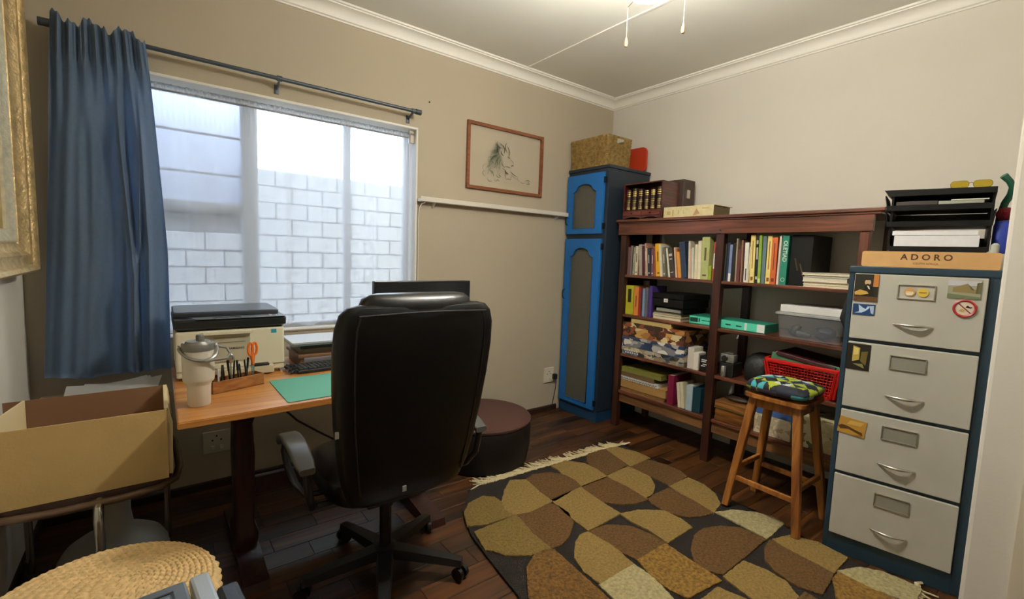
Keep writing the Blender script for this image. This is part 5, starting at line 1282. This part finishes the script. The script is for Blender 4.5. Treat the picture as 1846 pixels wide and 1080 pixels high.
# laptop on a wooden riser
ri = thing('riser', 'brown wooden laptop riser at the back of the desk', 'stand', (-2.60, -.42, DZ))
bm = B(); box(bm, -2.79, -2.42, -.56, -.30, DZ+.050, DZ+.066, .003); box(bm, -2.78, -2.76, -.55, -.31, DZ+.0005, DZ+.05, .002); box(bm, -2.45, -2.43, -.55, -.31, DZ+.0005, DZ+.05, .002)
obj('riser_board', bm, wood('#5a3a24', '#8a6244', 'x', 2, .5), ri, w=True)
bks = [('#6e5c4c', 'brown book lying on the riser under the laptop', .024), ('#3c3a38', 'dark folder directly under the laptop', .020)]
zz = DZ+.0665
for c, lb, th in bks:
    single('book', bx(-2.775, -2.47, -.535, -.31, zz, zz+th, .002), mat(c, .5), lb, 'book', (-2.62, -.42, zz), group='books under the laptop'); zz += th+.0005
lp = thing('laptop', 'closed silver laptop lying on books at the back of the desk', 'laptop', (-2.63, -.44, zz))
bm = B(); loft(bm, [[(-2.645+a, -.455+b, z) for a, b in rrect(.345, .235, .012, 4)] for z in (zz+.0005, zz+.009)]); obj('laptop_base', bm, mat('#8c8e90', .3, .6), lp, w=True, smooth=True)
bm = B(); loft(bm, [[(-2.645+a, -.455+b, z) for a, b in rrect(.345, .235, .012, 4)] for z in (zz+.010, zz+.018)]); obj('laptop_lid', bm, mat('#c8cacc', .3, .3), lp, w=True, smooth=True)
# monitor
mo = thing('monitor', 'black flat monitor behind the office chair', 'monitor', (-2.10, -.52, DZ))
obj('screen_panel', bx(-2.425, -1.838, -.575, -.545, .845, 1.172, .004), mat('#0d0e10', .3), mo, w=True)
obj('screen', bx(-2.415, -1.848, -.5765, -.575, .858, 1.162), mat('#14171c', .15), mo, w=True)
obj('stand_neck', bx(-2.16, -2.10, -.545, -.50, DZ+.012, 1.0, .004), mat('#101114', .35), mo, w=True)
obj('stand_foot', bx(-2.25, -2.035, -.61, -.42, DZ+.001, DZ+.012, .004), mat('#101114', .35), mo, w=True)
single('cable', tube(B(), [(-2.905, -.232, .76), (-2.90, -.225, .70), (-2.86, -.19, .58), (-2.80, -.16, .46), (-2.70, -.12, .34), (-2.58, -.09, .24), (-2.45, -.07, .14), (-2.35, -.06, .05)], .006, 8), mat('#0a0a0a', .5), 'black cable hanging down behind the desk to the floor', 'cable', (-2.6, -.12, .04), smooth=True)

# ---------------------------------------------------------------- office chair
CH = Matrix.Translation((-2.60, -1.18, 0)) @ Matrix.Rotation(math.radians(1), 4, 'Z')
oc = thing('office_chair', 'high backed black leather office chair seen from behind', 'office chair', (-2.60, -1.18, 0), math.radians(1))
M_lth = mat('#030303', .42, bump=.06, bs=60, spec=.3); M_lth2 = mat('#050506', .34, bump=.05, bs=50, spec=.5); M_arm = mat('#4c4c49', .28)
def srect(w_, d_, n=44, e=3.2):
    out = []
    for k in range(n):
        a = 2*PI*k/n; c, s = math.cos(a), math.sin(a)
        out.append((w_/2*math.copysign(abs(c)**(2/e), c), d_/2*math.copysign(abs(s)**(2/e), s)))
    return out
bm = B(); R_ = []
for z, w_, d_, yc in ((.430, .36, .05, -.185), (.455, .44, .09, -.19), (.52, .485, .12, -.200), (.62, .525, .125, -.215), (.75, .560, .125, -.235), (.88, .582, .125, -.255), (1.00, .592, .120, -.272), (1.08, .585, .110, -.283), (1.125, .560, .095, -.288), (1.148, .515, .070, -.290), (1.156, .45, .035, -.290)):
    R_.append([(a, yc+b, z) for a, b in srect(w_, d_)])
loft(bm, R_); obj('backrest', bm, M_lth, oc, smooth=True)
bm = B()
for s in (-1, 1):
    pass
loft(bm, [[(a, -.262+b, z) for a, b in srect(w_, d_, 40, 2.6)] for z, w_, d_ in ((1.02, .40, .08), (1.08, .43, .13), (1.14, .425, .135), (1.172, .40, .115), (1.186, .36, .08), (1.190, .30, .04))])
obj('headrest', bm, M_lth2, oc, smooth=True)
bm = B(); pts = [(x, -.345+.02*(1-(1-abs(x)/.27)**2)*.5, 1.128+.004*math.cos(x*9)) for x in [(-.235+.47*i/20) for i in range(21)]]; tube(bm, pts, .0035, 6)
for s in (-1, 1):
    tube(bm, [(s*.407*w_, yc-d_*.40, z) for z, w_, d_, yc in ((.50, .485, .12, -.200), (.62, .525, .125, -.215), (.75, .560, .125, -.235), (.88, .582, .125, -.255), (1.00, .592, .120, -.272), (1.08, .585, .110, -.283), (1.125, .555, .095, -.288))], .003, 6)
obj('piping', bm, mat('#1a1a1c', .3), oc, smooth=True)
bm = B(); loft(bm, [[(a, .04+b, z) for a, b in srect(w_, d_, 44, 3.4)] for z, w_, d_ in ((.40, .44, .42), (.42, .50, .48), (.47, .53, .51), (.50, .52, .50), (.515, .46, .44))]); obj('seat', bm, M_lth2, oc, smooth=True)
bm = B(); box(bm, -.12, .12, -.12, .14, .365, .40, .006); tube(bm, [(0, 0, .36), (0, 0, .30)], .03, 16); obj('mechanism', bm, mat('#0c0c0c', .5), oc, smooth=True)
obj('gas_lift', tube(B(), [(0, 0, .30), (0, 0, .10)], .024, 18), mat('#0e0e0e', .35), oc, smooth=True)
bm = B(); tube(bm, [(.15, .02, .385), (.24, .0, .380), (.26, -.02, .375)], .005, 8); obj('lever', bm, mat('#101010', .4), oc, smooth=True)
bm = B(); lathe(bm, [(.045, .09), (.045, .125), (.03, .135)], (0, 0, 0), 20)
a0 = math.atan2(-.217, .24)
for k in range(5):
    a = a0+2*PI*k/5; d = V((math.cos(a), math.sin(a), 0)); n = V((-d.y, d.x, 0))
    loft(bm, [[tuple(d*r+n*(w_/2*u)+V((0, 0, z+h*v))) for u, v in ((-1, 0), (1, 0), (.8, 1), (-.8, 1))] for r, w_, z, h in ((.03, .07, .085, .04), (.18, .055, .075, .032), (.32, .042, .062, .026))])
obj('star_base', bm, mat('#0c0c0d', .4), oc, smooth=True)
for k in range(5):
    a = a0+2*PI*k/5; d = V((math.cos(a), math.sin(a), 0)); c = d*.315; th = a+1.1+k
    ax = V((math.cos(th), math.sin(th), 0)); bm = B()
    for s in (-1, 1): tube(bm, [tuple(c+ax*(s*.008)+V((0, 0, .0275))), tuple(c+ax*(s*.024)+V((0, 0, .0275)))], .0265, 18)
    tube(bm, [tuple(c+V((0, 0, .0275))), tuple(c+V((0, 0, .07)))], .008, 8)
    obj('caster', bm, mat('#0a0a0b', .35), oc, smooth=True)
for s in (-1, 1):
    xo = s*.345
    bm = B(); L = []
    prof_a = [(.160, .590), (.142, .612), (.105, .632), (.05, .643), (-.01, .641), (-.07, .630), (-.13, .613), (-.175, .598)]
    for i, (yy, zz_) in enumerate(prof_a):
        wd = .060 if 0 < i < len(prof_a)-1 else .050; wd += .010*math.sin(PI*i/7)
        L.append([(xo+a, yy, zz_+b) for a, b in rrect(wd, .022, .0085, 3)])
    loft(bm, L); obj('armrest_pad', bm, M_arm, oc, smooth=True)
    bm = B(); pts = [(s*.345, .115, .615), (s*.345, .15, .56), (s*.335, .15, .49), (s*.315, .12, .425), (s*.29, .06, .400), (s*.29, -.04, .402), (s*.315, -.11, .440), (s*.335, -.15, .50), (s*.345, -.160, .592)]
    tube(bm, pts, .014, 10); tube(bm, [(s*.29, .06, .400), (s*.20, .05, .398)], .012, 8); tube(bm, [(s*.29, -.04, .402), (s*.20, -.04, .398)], .012, 8); obj('arm_support', bm, mat('#1c1c1e', .28), oc, smooth=True)
bm = B(); box(bm, -.284, -.272, -.262, -.256, .725, .748, .001); obj('zip_pull', bm, mat('#c8c8c8', .3, .6), oc)
bm = B(); box(bm, -.05, -.035, -.262, -.256, .48, .50, .001); obj('tag', bm, mat('#8c8c8c', .5), oc)

# ---------------------------------------------------------------- chrome chair with the cardboard box
sc_ = thing('chrome_chair', 'chrome tube chair with a brown seat carrying the cardboard box', 'chair', (-3.53, -.72, 0))
M_tube = mat('#a8a49c', .18, .9)
bm = B(); r_ = .35
pts = [(-3.30, -.40, .484), (-3.275, -.55, .484), (-3.27, -.80, .484), (-3.285, -.90, .482), (-3.33, -.945, .478), (-3.44, -.955, .474), (-3.60, -.955, .474), (-3.72, -.945, .478), (-3.755, -.90, .482), (-3.76, -.55, .484), (-3.755, -.40, .484)]
tube(bm, pts, .0125, 10); obj('seat_tube', bm, mat('#6e5a48', .3, .6), sc_, w=True, smooth=True)  # chrome tube coloured brown, a reflection put into its base colour
for x in (-3.49,):
    bm = B(); tube(bm, [(x, -.935, .475), (x, -.975, .462), (x+.0, -.992, .43), (x+.002, -.992, .36), (x, -.985, .20), (x, -.98, .014)], .0135, 12); obj('leg', bm, M_tube, sc_, w=True, smooth=True)
for x, y in ((-3.74, -.93), (-3.745, -.42), (-3.31, -.42)):
    bm = B(); tube(bm, [(x, y, .478), (x, y-.01, .25), (x, y, .013)], .0125, 10); obj('leg', bm, M_tube, sc_, w=True, smooth=True)
bm = B(); loft(bm, [[(-3.52+a, -.68+b, z) for a, b in rrect(.45, .50, .05, 5)] for z in (.462, .470, .494, .498)]); obj('seat', bm, mat('#3a261c', .6), sc_, w=True, smooth=True)
cbx = thing('cardboard_box', 'open brown cardboard box at the left edge on the chrome chair', 'box', (-3.54, -.75, .50))
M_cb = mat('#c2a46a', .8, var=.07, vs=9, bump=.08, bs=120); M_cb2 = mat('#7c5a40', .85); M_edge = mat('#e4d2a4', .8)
x0, x1, y0, y1, z0, z1 = -3.762, -3.303, -.928, -.575, .4995, .748
bm = B(); box(bm, x0, x1, y0, y1, z0, z0+.005); obj('base', bm, M_cb, cbx, w=True)
bm = B(); box(bm, x0, x1, y0, y0+.005, z0+.005, z1); obj('front_wall', bm, M_cb, cbx, w=True)
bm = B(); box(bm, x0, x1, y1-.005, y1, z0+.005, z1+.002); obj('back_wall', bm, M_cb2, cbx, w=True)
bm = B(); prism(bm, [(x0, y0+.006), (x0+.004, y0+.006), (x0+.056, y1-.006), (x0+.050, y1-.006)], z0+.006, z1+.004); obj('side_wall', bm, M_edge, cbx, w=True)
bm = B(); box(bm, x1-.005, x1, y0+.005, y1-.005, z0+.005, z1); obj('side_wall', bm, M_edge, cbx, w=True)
bm = B(); prism(bm, [(x1+.001, z0+.01), (x1+.012, z0+.01), (x1+.016, z1-.05), (x1+.004, z1+.003), (x1-.008, z1+.003)], y0+.012, y1, 'y'); obj('side_flap', bm, M_edge, cbx, w=True)
bm = B()
for i, (dx, dz, rot) in enumerate(((0, 0, 8), (.02, .004, -5), (-.02, .008, 3))):
    n = 12; M_ = Matrix.Translation((-3.47+dx, -.438, .708+dz*.6)) @ Matrix.Rotation(math.radians(rot), 4, 'Z')
    g = [[bm.verts.new(M_ @ V((-.13+.26*a/n, -.10+.20*b/3, .012*(1-math.sin(PI*a/n))+.012*(a/n)+.008*b/3))) for b in range(4)] for a in range(n+1)]
    for a in range(n):
        for b in range(3): bm.faces.new((g[a][b], g[a+1][b], g[a+1][b+1], g[a][b+1]))
bmesh.ops.solidify(bm, geom=bm.faces[:], thickness=.0006)
single('loose_papers', bm, mat('#e2e0dc', .6), 'white papers lying behind the cardboard box rim', 'paper', (-3.47, -.475, .706), smooth=True)
bm = B(); box(bm, -3.70, -3.345, -.565, -.36, .4990, .704, .003)
single('carton', bm, mat('#6a5340', .7), 'dull brown carton behind the open cardboard box', 'box', (-3.52, -.47, .499))
# white pedestal stool below
ps = thing('pedestal_stool', 'white plastic pedestal foot standing under the chrome chair', 'stool', (-3.49, -.46, 0))
bm = B(); lathe(bm, [(.180, .001), (.185, .008), (.180, .040), (.160, .075), (.125, .100), (.085, .115), (.065, .14), (.056, .20), (.056, .30), (.065, .36), (.10, .395), (.10, .405), (0, .405)], (-3.49, -.46, 0), 40)
obj('pedestal', bm, mat('#b4b2a6', .45), ps, w=True, smooth=True)

# ---------------------------------------------------------------- seagrass pouf in the near left corner
gb = thing('seagrass_basket', 'round coiled seagrass basket with a lid, nearest bottom left', 'basket', (-3.455, -1.50, 0))
def rope_disc(cx, cy, z0, R, n=13):
    bm = B(); NA = 640; prev = None; K = n*8
    for j in range(K+1):
        r = max(.002, R*j/K); ph_ = (j/8.0)
        ring = []
        for i in range(NA):
            a = 2*PI*i/NA; q = (ph_ % 1.0)
            ring_ = math.floor(ph_); Kr = max(6, round(2*PI*R*(ring_+.5)/n/.0165)); Kb = max(6, round(2*PI*R*(ring_+(1 if q > .5 else 0))/n/.0165))
            tw = math.sin(a*Kr+ring_*1.9+q*2.6)
            qd = min(q, 1-q)
            h = .0040*math.sin(PI*q)**.5+.0013*tw*math.sin(PI*q)-.0085*math.exp(-(qd/.17)**2)*max(0, math.cos(a*Kb+.8*(q-.5)+(ring_+(1 if q > .5 else 0))*2.1))**5
            dome = .012*(1-(r/R)**2)
            e = 0 if j < K-6 else -.010*((j-K+6)/6)**2
            sx, sy = .085*(1-r/R), .045*(1-r/R)
            ring.append(bm.verts.new((cx+sx+r*math.cos(a), cy+sy+r*math.sin(a), z0+h+dome+e)))
        if prev:
            for i in range(NA): bm.faces.new((prev[i], prev[(i+1) % NA], ring[(i+1) % NA], ring[i]))
        prev = ring
    return bm
def rope_wall(cx, cy, z0, z1, R, n=18):
    bm = B(); NA = 420; prev = None; K = n*7
    for j in range(K+1):
        t = j/K; z = z0+(z1-z0)*t; ph_ = j/7.0; q = ph_ % 1.0; ring = []
        for i in range(NA):
            a = 2*PI*i/NA; tw = math.sin(a*44+math.floor(ph_)*1.9+q*2.6)
            r = R-.012*(1-t)**2+.007*math.sin(PI*q)**.7+.003*tw*math.sin(PI*q)-(.010*((t-.95)/.05)**2 if t > .95 else 0)
            ring.append(bm.verts.new((cx+r*math.cos(a), cy+r*math.sin(a), z)))
        if prev:
            for i in range(NA): bm.faces.new((prev[i], prev[(i+1) % NA], ring[(i+1) % NA], ring[i]))
        prev = ring
    return bm
M_sea = mat('#e0be84', .7, var=.25, vs=60, bump=.3, bs=300)
obj('lid', rope_disc(-3.455, -1.50, .462, .247), M_sea, gb, w=True, smooth='all')
obj('basket_wall', rope_wall(-3.455, -1.50, .004, .462, .248), M_sea, gb, w=True, smooth='all')
# grey plastic case on the lid, its far corner in view
gc = thing('plastic_case', 'grey plastic device with a silver strip, cut off at the bottom edge', 'device', (-3.32, -1.78, .482))
A = V((-3.235, -1.605)); U1 = V((-.96, -.10)).normalized(); U2 = V((.10, -.96)).normalized()
def case(bm, s0, s1, t0, t1, za, zb, bev=.004):
    M_ = Matrix(((U1.x, U2.x, 0, A.x), (U1.y, U2.y, 0, A.y), (0, 0, 1, 0), (0, 0, 0, 1)))
    return box(bm, s0, s1, t0, t1, za, zb, bev, M=M_)
obj('device_body', case(B(), .048, .27, 0, .30, .484, .520, .006), mat('#60666c', .3, .2), gc, w=True)
obj('side_strip', case(B(), 0, .042, .002, .30, .484, .524, .008), mat('#a8acac', .28, .4), gc, w=True)
obj('recessed_panel', case(B(), .085, .24, .045, .27, .5195, .5215, .001), mat('#80868a', .3, .2), gc, w=True)
bm = B(); case(bm, .075, .081, .03, .28, .5195, .5225, .001); case(bm, .075, .25, .03, .036, .5195, .5225, .001); obj('panel_groove', bm, mat('#24282c', .4), gc, w=True)
tm = text_mesh('/~', .020, .0004, .0006); tm.transform(basis((A.x-.17, A.y-.075, .5222), (1, .1, 0), (-.1, 1, 0))); obj('white_mark', tm, mat('#dcdcdc', .5), gc, w=True)
obj('dark_end', case(B(), -.05, -.002, .06, .28, .484, .512, .012), mat('#16181b', .3), gc, w=True)

# ---------------------------------------------------------------- ceiling light with pull cords
LX, LY = -1.795, -1.735
LZ = 2.40
cl = thing('ceiling_light', 'white round ceiling light fitting at the top edge', 'ceiling light', (LX, LY, ZC))
obj('ceiling_cup', lathe(B(), [(.065, 0), (.062, -.04), (.03, -.055)], (LX, LY, ZC), 32), mat('#c8c8c8', .3), cl, w=True, smooth=True)
obj('stem', tube(B(), [(LX, LY, ZC-.05), (LX, LY, LZ)], .012, 14), mat('#c0c0c0', .3), cl, w=True, smooth=True)
obj('lamp_body', lathe(B(), [(.0, .012), (.070, .010), (.095, .0), (.102, -.018), (.098, -.044), (.090, -.058), (.078, -.060), (.076, -.05)], (LX, LY, LZ), 48), mat('#e8eaec', .35), cl, w=True, smooth=True)
mg = mat('#fffaf0', .4, emit=LAMP); mg2 = mat('#fffaf0', .4, emit=UP_FILL)
obj('glass_bowl', lathe(B(), [(.074, -.056), (.068, -.068), (.050, -.078), (.02, -.084), (0, -.085)], (LX, LY, LZ), 40), mg, cl, w=True, smooth=True, label='glowing glass bowl')
obj('ceiling_fill', lathe(B(), [(.068, .012), (.062, .022), (.045, .030), (.02, .032)], (LX, LY, LZ), 40), mg2, cl, w=True, smooth=True, label='added glowing ring above the fitting that brightens the ceiling')  # glow added out of view to brighten the ceiling
for i, (px_, py_, ze) in enumerate(((-1.685, -1.529, 2.277), (-1.612, -1.756, 2.277))):
    t = thing('pull_cord', ['left thin pull cord with a brass coloured drop', 'right thin pull cord with a brass coloured drop'][i], 'pull cord', (px_, py_, ze-.05))
    obj('cord', tube(B(), [(LX+(px_-LX)*.42, LY+(py_-LY)*.42, LZ-.01), (px_, py_, LZ+.0), (px_, py_, ze)], .0013, 6), mat('#6a655a', .6), t, w=True)
    obj('drop', lathe(B(), [(.0015, 0), (.004, -.006), (.0075, -.022), (.008, -.032), (.006, -.040), (0, -.042)], (px_, py_, ze+.002), 16), mat('#6e5230', .45), t, w=True, smooth=True)
